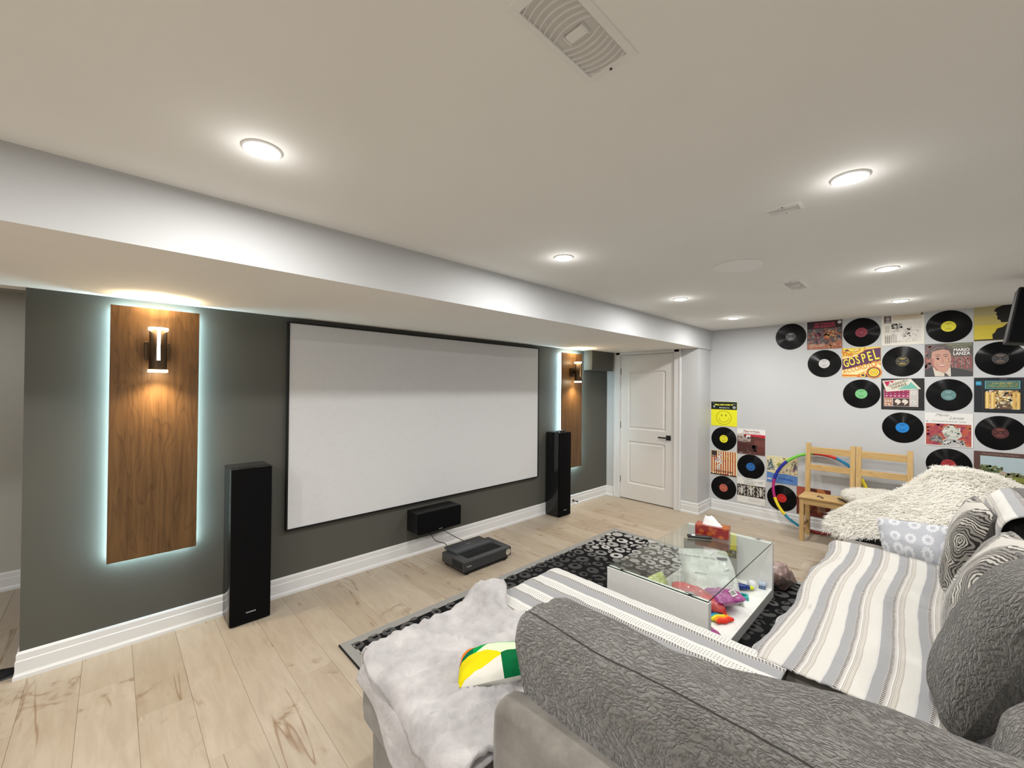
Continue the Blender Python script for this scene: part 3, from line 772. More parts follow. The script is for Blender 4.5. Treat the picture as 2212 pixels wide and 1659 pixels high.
# smiling face
p = Print(sleeve(LY[0], LZ[0], (.80, .78, .02), 'yellow record sleeve with a line-drawn smiling face under a black band'))
p.rect(0, 0, 1, 1, (.82, .80, .02)); p.rect(0, .68, 1, 1, (.006, .012, .010))
circ = [(.5+.285*math.cos(2*PI*k/40), .345+.285*math.sin(2*PI*k/40)) for k in range(41)]; p.stroke(circ, .012, (.02, .02, .01))
p.disc(.42, .44, .017, (.02, .02, .01), ry=.042); p.disc(.58, .44, .017, (.02, .02, .01), ry=.042)
p.stroke([(.5+.19*math.cos(a), .34+.18*math.sin(a)) for a in np.linspace(PI*1.03, PI*1.97, 22)], .011, (.02, .02, .01))
p.disc(.12, .80, .035, (.45, .5, .47), ry=.045); p.disc(.90, .78, .06, (.35, .38, .37)); p.done()
p.text('SMILE, GOD LOVES "U"', .50, .875, .075, (.80, .80, .05), .95, bold=.004); p.text('Bailes Brothers in Tune', .52, .755, .048, (.75, .75, .72), .85, bold=.002); p.text('1973', .10, .94, .035, (.6, .6, .6)); p.text('SACRED', .90, .92, .035, (.6, .6, .6))
# striped
p = Print(sleeve(LY[0], LZ[2], (.80, .72, .35), 'record sleeve with vertical dark red and cream stripes'))
p.rect(0, 0, 1, 1, (.82, .72, .38))
for k in range(11): p.rect(.02+k*.09, .05, .062+k*.09, 1, (.42, .025, .02))
p.blobs(.45, .55, .98, .95, [(.75, .5, .05), (.45, .03, .02)], 60, .008, .018, 3)
p.rect(0, 0, 1, .05, (.03, .01, .01)); p.blobs(0, .015, 1, .10, [(.85, .78, .6), (.4, .03, .02)], 30, .01, .025, 2)
p.poly([(.02, .80), (.24, .82), (.24, .99), (.02, .99)], (.05, .03, .03)); p.disc(.08, .78, .05, (.05, .03, .03)); p.disc(.17, .77, .05, (.05, .03, .03)); p.disc(.08, .78, .025, (.7, .6, .4)); p.disc(.17, .77, .025, (.7, .6, .4))
p.blobs(.28, .40, .46, .97, [(.78, .76, .74), (.62, .58, .55), (.85, .84, .8)], 34, .02, .05, 5); p.blobs(.14, .50, .30, .72, [(.78, .76, .74), (.62, .58, .55)], 18, .02, .04, 6); p.blobs(.22, .22, .36, .44, [(.78, .76, .74), (.66, .6, .55)], 16, .02, .04, 7)
p.done(); p.text('THE ENTERTAINER', .5, .15, .085, (.10, .02, .02), 1.05, bold=.003)
# organ
p = Print(sleeve(LY[1]-.002, LZ[1]-.008, (.78, .76, .74), 'record sleeve with white top, red strip and dark brown organ photo'))
p.rect(0, 0, 1, 1, (.10, .035, .028)); p.rect(0, .80, 1, 1, (.80, .79, .77)); p.poly([(.25, .80), (1, .80), (1, .68), (.6, .72), (.25, .76)], (.50, .02, .04)); p.rect(0, .70, .25, .80, (.50, .45, .42))
p.poly([(.0, .55), (.12, .72), (.3, .66), (.5, .62), (.48, .5), (.2, .48)], (.36, .31, .28)); p.poly([(.32, .66), (.50, .66), (.48, .77), (.34, .77)], (.78, .76, .74))
p.blobs(.02, .48, .5, .70, [(.05, .02, .02), (.42, .36, .32), (.16, .09, .08)], 40, .01, .04, 8); p.poly([(.0, .05), (.0, .45), (.5, .42), (.55, .1)], (.07, .022, .02)); p.rect(.62, .12, .98, .62, (.13, .035, .028))
for k in range(5): p.rect(.64+.07*k, .34, .69+.07*k, .58, (.17, .06, .05))
p.blobs(.3, .03, .5, .25, [(.28, .2, .18), (.12, .05, .04)], 12, .01, .03, 9); p.blobs(.5, .12, .72, .38, [(.03, .012, .012)], 8, .05, .09, 10); p.done()
p.text('Pipes in Praise', .52, .915, .105, (.30, .05, .04), .95, bold=.002); p.text('Hymns for Sunday  —  the organ and chimes', .50, .835, .040, (.25, .1, .09), .95, bold=.001); p.text('STEREO', .14, .05, .04, (.75, .7, .7))
# O Haupt
p = Print(sleeve(LY[1]-.004, LZ[3]+.016, (.74, .73, .70), 'pale record sleeve reading O Haupt voll Blut und Wunden with carved figures band'))
p.rect(0, 0, 1, 1, (.76, .755, .72)); p.rect(0, .27, 1, .73, (.022, .018, .016))
for cx in (.17, .5, .84):
    for sg in (-1, 1): p.stroke([(cx+sg*(.10+.03*math.sin(k*1.25)), .30+.40*k/12) for k in range(13)], .045, (.42, .39, .36))
    p.blobs(cx-.13, .29, cx+.13, .71, [(.55, .52, .48), (.33, .30, .27), (.65, .62, .58), (.04, .03, .03)], 46, .012, .03, int(cx*100))
    p.poly([(cx-.02, .34), (cx+.03, .34), (cx+.05, .6), (cx-.04, .6)], (.62, .59, .55)); p.disc(cx, .64, .03, (.62, .59, .55))
p.stroke([(.36, .69), (.5, .58), (.64, .69)], .03, (.60, .56, .50)); p.stroke([(.42, .715), (.60, .715)], .014, (.5, .36, .1)); p.done()
for i, (s_, v_) in enumerate((('O HAUPT', .955), ('VOLL BLUT UND', .870), ('WUNDEN', .785))):
    o = p.text(s_, [.40, .60, .44][i], v_, .082, (.16, .16, .15), 1.05)
for k in range(4): p.text('Geistliche Chormusik der Passionszeit', .62, .20-.035*k, .028, (.45, .44, .42), .9)
p.text('STEREO', .90, .92, .03, (.3, .3, .3))
# winter village by blue water
p = Print(sleeve(LY[2]-.006, LZ[2]+.006, (.70, .64, .42), 'record sleeve with a painted snowy village above blue water, partly behind the hoop'))
p.rect(0, 0, 1, 1, (.68, .61, .36)); p.poly([(0, 0), (1, 0), (1, .33), (.6, .38), (.3, .34), (0, .40)], (.10, .22, .52)); p.poly([(.4, .16), (.9, .12), (.8, .20), (.4, .22)], (.04, .12, .38))
p.blobs(.25, .5, .98, .97, [(.74, .66, .35), (.62, .52, .25), (.78, .72, .5)], 60, .03, .07, 11); p.blobs(.4, .36, .98, .60, [(.70, .58, .50), (.45, .25, .22), (.75, .72, .68), (.55, .42, .20)], 60, .015, .04, 12)
p.poly([(.0, .45), (.13, .95), (.27, .50)], (.10, .14, .12)); p.blobs(.01, .47, .26, .9, [(.05, .08, .07), (.45, .48, .48), (.16, .2, .18), (.6, .62, .62)], 60, .012, .03, 13); p.poly([(.85, .55), (.93, .9), (1, .55)], (.12, .08, .12)); p.blobs(.8, .5, .99, .9, [(.35, .22, .25), (.6, .55, .6), (.10, .08, .1)], 26, .015, .03, 14)
p.rect(.36, .60, .5, .78, (.42, .42, .10)); p.rect(.4, .62, .44, .74, (.15, .2, .05)); p.disc(.1, .13, .09, (.72, .74, .76), ry=.03); p.done(); p.text('Weihnacht', .11, .13, .035, (.15, .2, .4))
# brown orange behind chair
p = Print(sleeve(1.113, LZ[3]+.008, (.16, .035, .02), 'dark red and orange record sleeve low behind the left wooden chair'))
p.rect(0, 0, 1, 1, (.13, .025, .016)); p.poly([(0, 1), (.8, 1), (.95, .75), (.4, .82), (0, .62)], (.45, .16, .05)); p.poly([(0, 1), (.35, 1), (.25, .8), (.05, .72), (0, .7)], (.38, .08, .05)); p.poly([(.35, .9), (.62, .88), (.6, .98), (.38, 1)], (.06, .02, .02)); p.blobs(.1, .1, .7, .7, [(.10, .02, .012), (.22, .05, .02), (.30, .10, .03), (.07, .015, .01)], 60, .04, .1, 15)
for k in range(9): p.stroke([(.62, .58-.045*k), (.86, .55-.045*k)], .016, (.45, .34, .22))
p.done()
# top row dark sleeve
p = Print(sleeve(CY[1], R0[0], (.03, .028, .03), 'record sleeve with red lettering on black over a brown street painting'))
p.rect(0, 0, 1, 1, (.10, .075, .072)); p.rect(0, .74, 1, 1, (.022, .008, .012)); p.blobs(.02, .2, .98, .74, [(.13, .11, .11), (.05, .045, .05), (.22, .19, .18), (.22, .06, .07), (.34, .13, .06), (.10, .09, .1)], 170, .015, .06, 16)
p.blobs(.5, .30, .86, .66, [(.45, .20, .07), (.38, .07, .04), (.50, .30, .12), (.2, .05, .03)], 46, .02, .06, 17); p.blobs(.22, .26, .42, .62, [(.24, .05, .08), (.15, .04, .06)], 26, .02, .05, 18)
p.poly([(0, 0), (1, 0), (1, .30), (.6, .16), (0, .20)], (.36, .13, .075)); p.blobs(.02, .02, .98, .2, [(.42, .18, .08), (.3, .09, .06), (.48, .26, .14)], 50, .02, .05, 19)
for (a, b_) in ((.06, .20), (.36, .52)): p.poly([(a, .08), (b_, .10), (b_, .20), (a, .18)], (.40, .24, .17))
p.disc(.93, .92, .055, (.70, .68, .66)); p.done()
p.text('HIT PARADE', .5, .90, .105, (.42, .03, .07), 1.0, bold=.004); p.text('DES ENFANTS', .5, .80, .105, (.42, .03, .07), .95, bold=.004); p.text('STEREO', .93, .92, .022, (.1, .1, .1)); p.text('SUNFLATA', .30, .11, .07, (.55, .42, .34), .8)
# cream sleeve with garden drawing
p = Print(sleeve(CY[3], R0[0]+.002, (.72, .69, .60), 'cream record sleeve with a pencil garden drawing and small inset portrait, top row'))
p.rect(0, 0, 1, 1, (.73, .70, .615)); p.rect(.26, .80, .94, .97, (.66, .58, .44)); p.rect(.05, .72, .24, .97, (.45, .40, .36)); p.rect(.06, .73, .23, .96, (.10, .08, .085)); p.disc(.15, .87, .045, (.36, .30, .29), ry=.06); p.poly([(.07, .73), (.12, .81), (.20, .80), (.22, .73)], (.30, .26, .26))
p.rect(.23, .08, .93, .72, (.66, .635, .575)); p.rect(.08, .06, .22, .30, (.5, .47, .42)); p.rect(.08, .42, .2, .64, (.55, .52, .46))
p.blobs(.24, .1, .92, .55, [(.52, .49, .44), (.60, .57, .51), (.42, .39, .34), (.68, .66, .60)], 120, .01, .04, 20); p.blobs(.24, .54, .50, .70, [(.30, .28, .26), (.42, .40, .37)], 34, .02, .05, 21); p.poly([(.30, .12), (.52, .14), (.44, .42), (.33, .42)], (.72, .70, .65)); p.disc(.38, .48, .05, (.45, .42, .38)); p.blobs(.52, .25, .68, .56, [(.45, .4, .37), (.6, .56, .5)], 22, .02, .04, 22)
for k in range(6): p.rect(.09+k*.05, .08, .105+k*.05, .34, (.16, .14, .12))
p.disc(.95, .955, .035, (.16, .14, .12)); p.done(); p.text('THE LOVED MELODIES OF', .6, .92, .045, (.5, .36, .2), .95); p.text('COUNTRY GARDENS', .6, .85, .045, (.5, .38, .24), .95)
# yellow silhouette
p = Print(sleeve(CY[5], R0[0]+.004, (.40, .33, .05), 'yellow record sleeve with a black head silhouette at the top right'))
p.rect(0, 0, 1, 1, (.62, .50, .05)); p.poly([(0, .45), (1, .45), (1, 1), (0, 1)], (.52, .43, .13)); p.rect(0, .72, 1, 1, (.46, .40, .20)); p.rect(0, 0, 1, .035, (.03, .02, .01))
p.poly([(.36, .035), (.35, .17), (.40, .22), (.44, .33), (.55, .37), (.66, .50), (.52, .50), (.50, .57), (.44, .60), (.45, .68), (.42, .74), (.44, .80), (.38, .84), (.42, .92), (.55, .99), (.75, .995), (.92, .95), (1, .80), (1, .035)], (.006, .005, .004)); p.done()
# gospel
p = Print(sleeve(CY[2]+.002, R0[1]+.003, (.82, .66, .12), 'yellow, orange and purple record sleeve reading The Gospel Accordion'))
YL, OR_, PU, CM = (.85, .72, .06), (.66, .22, .02), (.10, .03, .09), (.85, .74, .38)
p.rect(0, 0, 1, 1, CM); p.poly([(0, .63), (.35, .70), (.62, .92), (1, .97), (1, .50), (.6, .38), (0, .22)], PU); p.poly([(0, 1), (1, 1), (1, .98), (.62, .94), (.3, .76), (0, .68)], (.80, .58, .12))
for r, c in ((.30, OR_), (.24, YL), (.17, OR_), (.11, CM)): p.stroke([(.30+r*math.cos(a), .95+r*.55*math.sin(a)) for a in np.linspace(PI*.9, PI*2.1, 16)], .025, c)
p.disc(.12, .92, .06, PU, ry=.025); p.disc(.26, .92, .05, YL); p.poly([(0, .24), (.6, .40), (1, .52), (1, .36), (.55, .22), (0, .10)], CM)
p.poly([(0, .10), (.4, .08), (.62, .20), (.5, .02), (0, .02)], OR_); p.poly([(.38, 0), (.55, .14), (.68, .10), (.6, 0)], (.7, .12, .08)); p.poly([(.5, 0), (.6, .12), (.72, .0)], PU)
for r, c in ((.20, OR_), (.165, PU), (.135, YL), (.10, OR_), (.075, YL)): p.disc(.83, .15, r, c)
for k in range(3): p.rect(.78, .115+k*.03, .88, .127+k*.03, PU)
p.disc(.55, .06, .07, YL); p.disc(.55, .06, .045, PU); p.stroke([(0, .24), (.6, .40), (1, .52)], .014, YL); p.stroke([(0, .62), (.35, .70), (.62, .92), (1, .97)], .014, OR_); p.done()
for i, ch in enumerate('GOSPEL'):
    hh = [.34, .34, .36, .38, .40, .44][i]; o = p.text(ch, .105+i*.155, .47+i*.052, hh*1.10, YL, .56, rot=.22, bold=.006)
for i, ch in enumerate('ACCORDION'): p.text(ch, .07+i*.108, .185+i*.034, 0.185+.008*i, OR_, .72, rot=.20, bold=.005)
p.text('The', .13, .79, .22, (.68, .24, .02), .85, bold=.010)
# portrait of a man in a suit
p = Print(sleeve(CY[4]+.002, R0[1]+.002, (.10, .08, .075), 'painted record sleeve of a smiling dark-haired man in a suit, white lettering'))
SK, SK2, HR = (.52, .29, .22), (.38, .17, .14), (.10, .075, .07)
p.rect(0, 0, 1, 1, (.16, .11, .105)); p.rect(0, .62, 1, 1, (.11, .09, .085)); p.rect(.5, .86, 1, 1, (.13, .14, .09))
for k in range(7): p.rect(.58+k*.06, .25, .61+k*.06, .58, (.30, .07, .07) if k % 2 == 0 else (.36, .19, .18))
p.rect(0, .25, .08, .6, (.22, .07, .07)); p.blobs(0, .25, .2, .95, [(.13, .10, .1), (.19, .14, .13), (.24, .09, .09)], 40, .02, .06, 23); p.blobs(.55, .2, .98, .6, [(.25, .10, .1), (.34, .2, .18), (.14, .08, .08)], 46, .012, .04, 24)
p.poly([(0, 0), (0, .20), (.16, .30), (.55, .28), (.9, .17), (1, .12), (1, 0)], (.055, .055, .06)); p.poly([(.17, .29), (.22, .0), (.56, .0), (.55, .28), (.40, .10)], (.60, .55, .47)); p.poly([(.42, .12), (.47, .08), (.52, 0), (.42, 0)], (.10, .085, .08))
p.poly([(.14, .55), (.16, .34), (.26, .18), (.38, .11), (.47, .13), (.54, .28), (.56, .50), (.56, .70), (.50, .84), (.3, .86), (.15, .75)], SK); p.disc(.085, .50, .05, SK2, ry=.075); p.poly([(.14, .56), (.19, .56), (.2, .34), (.30, .18), (.24, .18), (.15, .36)], SK2)
p.poly([(.06, .50), (.06, .72), (.14, .88), (.32, .95), (.48, .90), (.57, .76), (.57, .62), (.52, .78), (.40, .83), (.26, .80), (.16, .76), (.13, .58)], HR); p.stroke([(.12, .76), (.25, .88), (.42, .88)], .018, (.26, .21, .2))
for cx in (.28, .45): p.stroke([(cx-.06, .645), (cx, .67), (cx+.06, .65)], .018, HR); p.disc(cx, .605, .045, (.24, .11, .09), ry=.012); p.disc(cx, .607, .014, (.05, .03, .03))
p.stroke([(.37, .60), (.395, .47), (.36, .44), (.41, .43)], .014, SK2); p.poly([(.25, .36), (.36, .335), (.50, .37), (.40, .29), (.31, .30)], (.34, .10, .09)); p.poly([(.275, .352), (.36, .335), (.475, .36), (.39, .315), (.32, .32)], (.74, .68, .62)); p.blobs(.2, .42, .32, .56, [(.58, .33, .26)], 5, .02, .04, 25); p.blobs(.44, .42, .53, .54, [(.58, .34, .27)], 5, .02, .03, 26)
p.done(); p.text('CHRISTMAS HYMNS', .72, .955, .062, (.42, .42, .32), .95); p.text('AND CAROLS', .74, .885, .055, (.42, .42, .32), .9); p.text('MARIO', .775, .79, .125, (.80, .80, .76), .85, bold=.003); p.text('LANZA', .775, .68, .125, (.80, .80, .76), .85, bold=.003)
# black sleeve with collage
p = Print(sleeve(CY[3]+.001, R0[2]+.003, (.012, .013, .013), 'black record sleeve with a tilted cream card and magenta collage of small pictures'))
p.rect(0, 0, 1, 1, (.010, .011, .011)); MG = (.30, .02, .09)
p.rect(.06, .10, .87, .65, (.60, .48, .46)); p.rect(.07, .38, .665, .645, MG); p.rect(.07, .12, .26, .365, (.38, .17, .10)); p.rect(.28, .11, .665, .365, (.055, .035, .03)); p.rect(.70, .11, .86, .64, (.50, .485, .47))
for k in range(6):
    p.disc(.13+k*.10, .53, .032, (.16, .01, .04)); p.disc(.13+k*.10, .52, .017, (.5, .25, .3)); p.poly([(.09+k*.10, .455), (.165+k*.10, .455), (.14+k*.10, .42), (.12+k*.10, .42)], (.62, .5, .55)); p.disc(.13+k*.10, .60, .014, (.6, .35, .4))
for k in range(3): p.disc(.105+k*.06, .30, .022, (.66, .52, .44)); p.poly([(.08+k*.06, .235), (.135+k*.06, .235), (.12+k*.06, .28), (.095+k*.06, .28)], (.62, .5, .42))
p.disc(.11, .18, .03, (.62, .52, .40)); p.poly([(.15, .19), (.20, .20), (.22, .15), (.18, .125)], (.66, .56, .45))
for cx in (.38, .55): p.poly([(cx-.06, .27), (cx-.02, .335), (cx+.03, .33), (cx+.09, .28), (cx+.08, .22), (cx-.01, .13), (cx+.01, .20), (cx-.05, .23)], (.68, .61, .54))
for (a, b_) in ((.735, .54), (.80, .54), (.735, .26), (.80, .24)): p.rect(a-.028, b_-.045, a+.026, b_+.045, (.74, .73, .70)); p.disc(a, b_, .014, (.03, .03, .03))
p.poly([(.02, .93), (.70, .99), (.93, .67), (.12, .57)], (.66, .62, .54)); p.poly([(.06, .90), (.36, .94), (.26, .86), (.18, .82), (.14, .74)], (.42, .01, .07)); p.poly([(.40, .645), (.87, .68), (.70, .89), (.64, .80), (.50, .74)], (.16, .44, .36)); p.disc(.60, .93, .035, (.34, .42, .34))
p.disc(.22, .86, .03, (.66, .62, .54)); p.disc(.31, .90, .025, (.66, .62, .54)); p.disc(.52, .67, .03, (.30, .46, .36)); p.rect(.04, .045, .96, .06, (.05, .05, .05)); p.done()
p.text('CLASSIQUE', .37, .84, .10, (.12, .09, .03), .85, rot=.42, bold=.003); p.text('CHORALE', .42, .755, .10, (.12, .09, .03), .85, rot=.42, bold=.003)
# black sleeve with gilded scene
p = Print(sleeve(CY[5]-.001, R0[2]+.005, (.010, .014, .018), 'black record sleeve with green title panel over a golden interior picture'))
p.rect(0, 0, 1, 1, (.008, .012, .016)); p.rect(.16, .05, .93, .93, (.045, .055, .065)); p.rect(.168, .058, .922, .922, (.008, .012, .016)); p.rect(.205, .68, .86, .91, (.10, .32, .40)); p.rect(.225, .695, .84, .895, (.07, .15, .11)); p.rect(.03, .78, .14, .90, (.02, .28, .48))
p.blobs(.21, .10, .86, .64, [(.66, .50, .20), (.50, .34, .12), (.75, .66, .40), (.36, .20, .07), (.60, .48, .46)], 150, .02, .06, 27)
for (a, b_) in ((.21, .30), (.31, .40), (.72, .78), (.79, .86)): p.rect(a, .12, b_, .58, (.60, .36, .10)); p.rect(a+.02, .12, b_-.03, .58, (.75, .58, .22))
p.poly([(.42, .10), (.44, .30), (.54, .36), (.68, .32), (.70, .10)], (.10, .06, .04)); p.blobs(.44, .12, .68, .32, [(.6, .5, .25), (.2, .12, .06), (.7, .62, .4)], 26, .015, .03, 28)
p.blobs(.24, .71, .82, .88, [(.10, .22, .12), (.20, .20, .06)], 30, .02, .04, 29); p.done(); p.text('HANDEL', .54, .84, .08, (.42, .36, .16), 1.3); p.text('Music for the Royal Court', .54, .76, .045, (.36, .36, .2)); p.text('STEREO', .085, .84, .03, (.6, .8, .85)); p.text('CONCERT', .55, .965, .03, (.35, .35, .35))
# white & red sleeve
p = Print(sleeve(CY[4]+.001, R0[3]+.003, (.74, .73, .71), 'record sleeve with white script top and red painting of a white-robed figure on a donkey'))
p.rect(0, 0, 1, 1, (.76, .75, .73)); p.rect(.02, .02, .97, .68, (.40, .075, .065)); p.blobs(.03, .03, .96, .67, [(.48, .10, .06), (.34, .05, .08), (.42, .14, .06), (.50, .14, .07), (.28, .04, .08)], 90, .03, .09, 30)
p.poly([(.36, .02), (.38, .18), (.50, .26), (.70, .22), (.82, .14), (.88, .02)], (.40, .40, .38)); p.blobs(.4, .03, .84, .2, [(.5, .5, .5), (.34, .33, .33), (.6, .6, .58)], 34, .02, .05, 31)
p.poly([(.36, .44), (.42, .56), (.50, .64), (.60, .64), (.66, .52), (.76, .44), (.78, .32), (.68, .22), (.50, .24), (.42, .32)], (.60, .62, .56)); p.blobs(.4, .24, .75, .58, [(.68, .7, .64), (.42, .45, .4), (.54, .57, .5), (.3, .3, .27)], 46, .015, .05, 32)
p.disc(.50, .585, .03, (.16, .10, .09)); p.poly([(.10, .16), (.12, .24), (.20, .32), (.28, .38), (.26, .30), (.36, .30), (.38, .08), (.30, .10), (.18, .14)], (.16, .145, .14)); p.blobs(.12, .10, .36, .30, [(.30, .28, .27), (.09, .08, .08), (.42, .4, .38)], 26, .015, .03, 33)
p.disc(.045, .74, .022, (.35, .37, .40)); p.done(); p.text('Mario', .36, .945, .12, (.28, .27, .27), 1.0, shear=.45); p.text('Lanza', .66, .865, .12, (.28, .27, .27), 1.1, shear=.45); p.text('Christmas Hymns & Carols', .5, .755, .065, (.34, .33, .33), 1.0, shear=.35); p.rect
# landscape in brown frame
p = Print(sleeve(CY[5], R0[4]-.004, (.09, .045, .035), 'brown record sleeve with a green countryside painting, at the right edge behind the fur throw'))
p.rect(0, 0, 1, 1, (.10, .050, .040)); p.rect(.12, .08, .95, .88, (.42, .52, .56)); p.poly([(.12, .08), (.95, .08), (.95, .42), (.6, .36), (.12, .30)], (.22, .24, .05)); p.poly([(.12, .30), (.95, .34), (.95, .40), (.6, .44), (.12, .58)], (.08, .11, .04)); p.blobs(.13, .40, .55, .62, [(.10, .15, .05), (.05, .08, .03), (.18, .2, .08)], 40, .02, .05, 34)
p.blobs(.5, .34, .94, .46, [(.12, .14, .05), (.34, .26, .18), (.3, .3, .12)], 34, .02, .04, 35); p.poly([(.46, .38), (.5, .48), (.60, .46), (.62, .36)], (.42, .34, .26)); p.rect(.12, .18, .95, .20, (.06, .07, .02)); p.done(); p.text('The Everlasting Old Hymns', .5, .94, .06, (.32, .26, .24), 1.05, shear=.25)

# ------------------------------------------------------------------ rug: pile base, woven border, carved rings
RX0, RX1, RY0, RY1 = 1.0, 4.02, .48, 2.495
t = thing('area_rug', 'black rectangular rug with grey ring pattern and grey border under the coffee table', 'rug', (RX0, RY0, 0))
b = NB('rug_black_pile'); co = b.coord('Object'); b.base(b.mix(b.noise(co, 300, 1), (.002, .002, .0025), (.010, .010, .011))); b.set(rough=.95, spec=.03, sheen=.03); b.bump(b.noise(co, 500, 2), .6, .004); M_rugk = b.m
b = NB('rug_grey_border'); co = b.coord('Object'); b.base(b.mix(b.noise(co, 300, 1), (.24, .24, .23), (.33, .33, .32))); b.set(rough=.95, spec=.1); b.bump(b.noise(co, 500, 2), .5, .004); M_rugg = b.m
w_, d_ = RX1-RX0, RY1-RY0
box('pile', .004, w_-.004, .004, d_-.004, .0, .009, M_rugk, t, bev=.002)
bw = .062; bm = bmesh.new()
for a in ((0, w_, d_-bw, d_), (0, w_, 0, bw), (0, bw, bw, d_-bw), (w_-bw, w_, bw, d_-bw)): add_box(bm, a[0], a[1], a[2], a[3], .001, .0105)
bm_obj('border', bm, M_rugg, t)
box('edge_binding', -.006, .003, 0, d_, .0, .0095, M_black, t)
b = NB('rug_ring_pile'); a_ = b.n.new('ShaderNodeAttribute'); a_.attribute_name = 'Col'; co = b.coord('Object')
b.base(b.mix(b.math('MULTIPLY', b.noise(co, 420, 2), .5), a_.outputs['Color'], (.02, .02, .02))); b.set(rough=.8, spec=.15, sheen=.15); b.bump(b.noise(co, 500, 2), .5, .004); M_ring = b.m
cells = {}; pts = []
def ok(x, y, r):
    ix, iy = int(x/.12), int(y/.12)
    for a in (-1, 0, 1):
        for c in (-1, 0, 1):
            for (px, py, pr) in cells.get((ix+a, iy+c), ()):
                if (px-x)**2+(py-y)**2 < (pr+r+.003)**2: return False
    return True
RR = random.Random(4)
for r, tries in ((.058, 500), (.050, 1500), (.042, 3500), (.034, 6000), (.025, 7000), (.018, 3000)):
    for _ in range(tries):
        x, y = RR.uniform(bw, w_-bw), RR.uniform(bw, d_-bw); q = r*RR.uniform(.9, 1.08)
        if ok(x, y, q): cells.setdefault((int(x/.12), int(y/.12)), []).append((x, y, q)); pts.append((x, y, q))
vs, fs, cl = [], [], []
for (x, y, r) in pts:
    tn = float(fbm(x*1.1+3, y*1.1+8, 0, 2)); tone = min(.50, max(.018, .24*math.exp(2.4*tn)))*RR.uniform(.75, 1.2)
    c = (tone, tone, tone*.98); n = 18; ring = r > .026 and RR.random() < .82; rot = RR.random()*6.3
    e = RR.uniform(.78, 1.0); gx, gy = r, r*e
    gap = ring and RR.random() < .35
    ri = r*RR.uniform(.30, .48); ox, oy = (RR.uniform(-.2, .2)*r, RR.uniform(-.2, .2)*r) if ring else (0, 0)
    def P(rx, ry, k, dx=0, dy=0, z=.0118):
        a = 2*PI*k/n; X, Y_ = rx*math.cos(a)+dx, ry*math.sin(a)+dy; return (min(max(x+X*math.cos(rot)-Y_*math.sin(rot), bw*.8), w_-bw*.8), min(max(y+X*math.sin(rot)+Y_*math.cos(rot), bw*.8), d_-bw*.8), z)
    k0 = len(vs)
    for k in range(n): vs.append(P(gx, gy, k, z=.009)); vs.append(P(gx*.94, gy*.94, k)); vs.append(P(ri, ri*e, k, ox, oy)) if ring else None
    st = 3 if ring else 2
    for k in range(n):
        if gap and k < 3: continue
        a, c2 = k0+st*k, k0+st*((k+1) % n); fs.append((a, c2, c2+1, a+1)); cl.append(c)
        if ring: fs.append((a+1, c2+1, c2+2, a+2)); cl.append(c)
    if not ring: fs.append(tuple(k0+2*k+1 for k in range(n))); cl.append(c)
o = mesh_obj('carved_rings', vs, fs, M_ring, t, col=cl); o['kind'] = 'stuff'

# ------------------------------------------------------------------ coffee table
CX0, CX1, CYA, CYB, CT = 2.30, 3.575, .848, 1.475, .415
t = thing('coffee_table', 'white gloss coffee table with clear glass top and lower shelf', 'coffee table', (CX0, CYA, .0118))
cw, cdp = CX1-CX0, CYB-CYA; z0 = -.0
box('end_panel', 0, .042, 0, cdp, z0, CT-.012, M_whiteglossy, t, bev=.0015)
box('end_panel', cw-.042, cw, 0, cdp, z0, CT-.012, M_whiteglossy, t, bev=.0015)
box('shelf', .042, cw-.042, 0, cdp, z0+.0, .068, M_whiteglossy, t, bev=.0015)
box('glass_top', .006, cw-.004, .004, cdp-.004, CT-.0105, CT-.0045, M_glass, t)
b = NB('dark_glass_edge'); b.base((.01, .03, .02)); b.set(rough=.15); 
eb = bmesh.new(); add_box(eb, .006, cw-.004, .0030, .0042, CT-.0105, CT-.0045); add_box(eb, .0048, .0060, .004, cdp-.004, CT-.0105, CT-.0045)
bm_obj('glass_edge', eb, b.m, t)
for (x, y) in ((.02, .10), (.02, cdp-.10), (cw-.02, .10), (cw-.02, cdp-.10)):
    cb = bmesh.new(); add_cyl(cb, (x, y, CT-.018), (x, y, CT+.004), .015, n=20); add_box(cb, x-.005, x+.005, y-.034, y+.034, CT-.003, CT+.002, .001)
    bm_obj('glass_clip', cb, M_chrome, t)
TZ = .0118+CT-.004; SZ = .0118+.068
# tissue box
t = thing('tissue_box', 'red flower-printed tissue box with a white tissue pulled up, on the glass table', 'tissue box', (3.375, 1.215, TZ+.001), math.radians(102))
b = NB('tissue_box_card'); co = b.coord('Object'); v = b.voro(co, 22, .9); 
b.base(b.mix(b.ramp(v.outputs['Distance'], [(.0, (1, 1, 1)), (.35, (.6, .6, .6)), (.5, (0, 0, 0))]), (.22, .008, .008), b.mix(b.noise(co, 14, 2), (.36, .02, .015), (.52, .17, .02)))); b.set(rough=.3, coat=.3)
box('carton', -.118, .118, -.055, .055, 0, .078, b.m, t, bev=.0015)
lathe('opening', [(.001, .0785), (.040, .0785)], M_white, t, 24, Matrix.Diagonal((1.5, .8, 1, 1)))
vs = []; nu, nv = 22, 12
for i in range(nu):
    for j in range(nv):
        s, q = i/(nu-1), j/(nv-1); r = .050*(1-q*.62); a = s*2*PI
        vs.append((r*1.5*math.cos(a)*(1+.18*math.sin(5*a)*q)+.02*q, r*.62*math.sin(a)*(1+.3*math.cos(4*a)*q), .074+.062*q+.012*q*math.sin(3*a+1)))
b = NB('white_tissue'); b.base((.86, .86, .86)); b.set(rough=.95, spec=.05); M_tissue = b.m
fs = grid_faces(nu, nv); fs.append(tuple(i*nv+nv-1 for i in range(nu-1)))
mesh_obj('tissue', vs, fs, M_tissue, t, smooth=True)
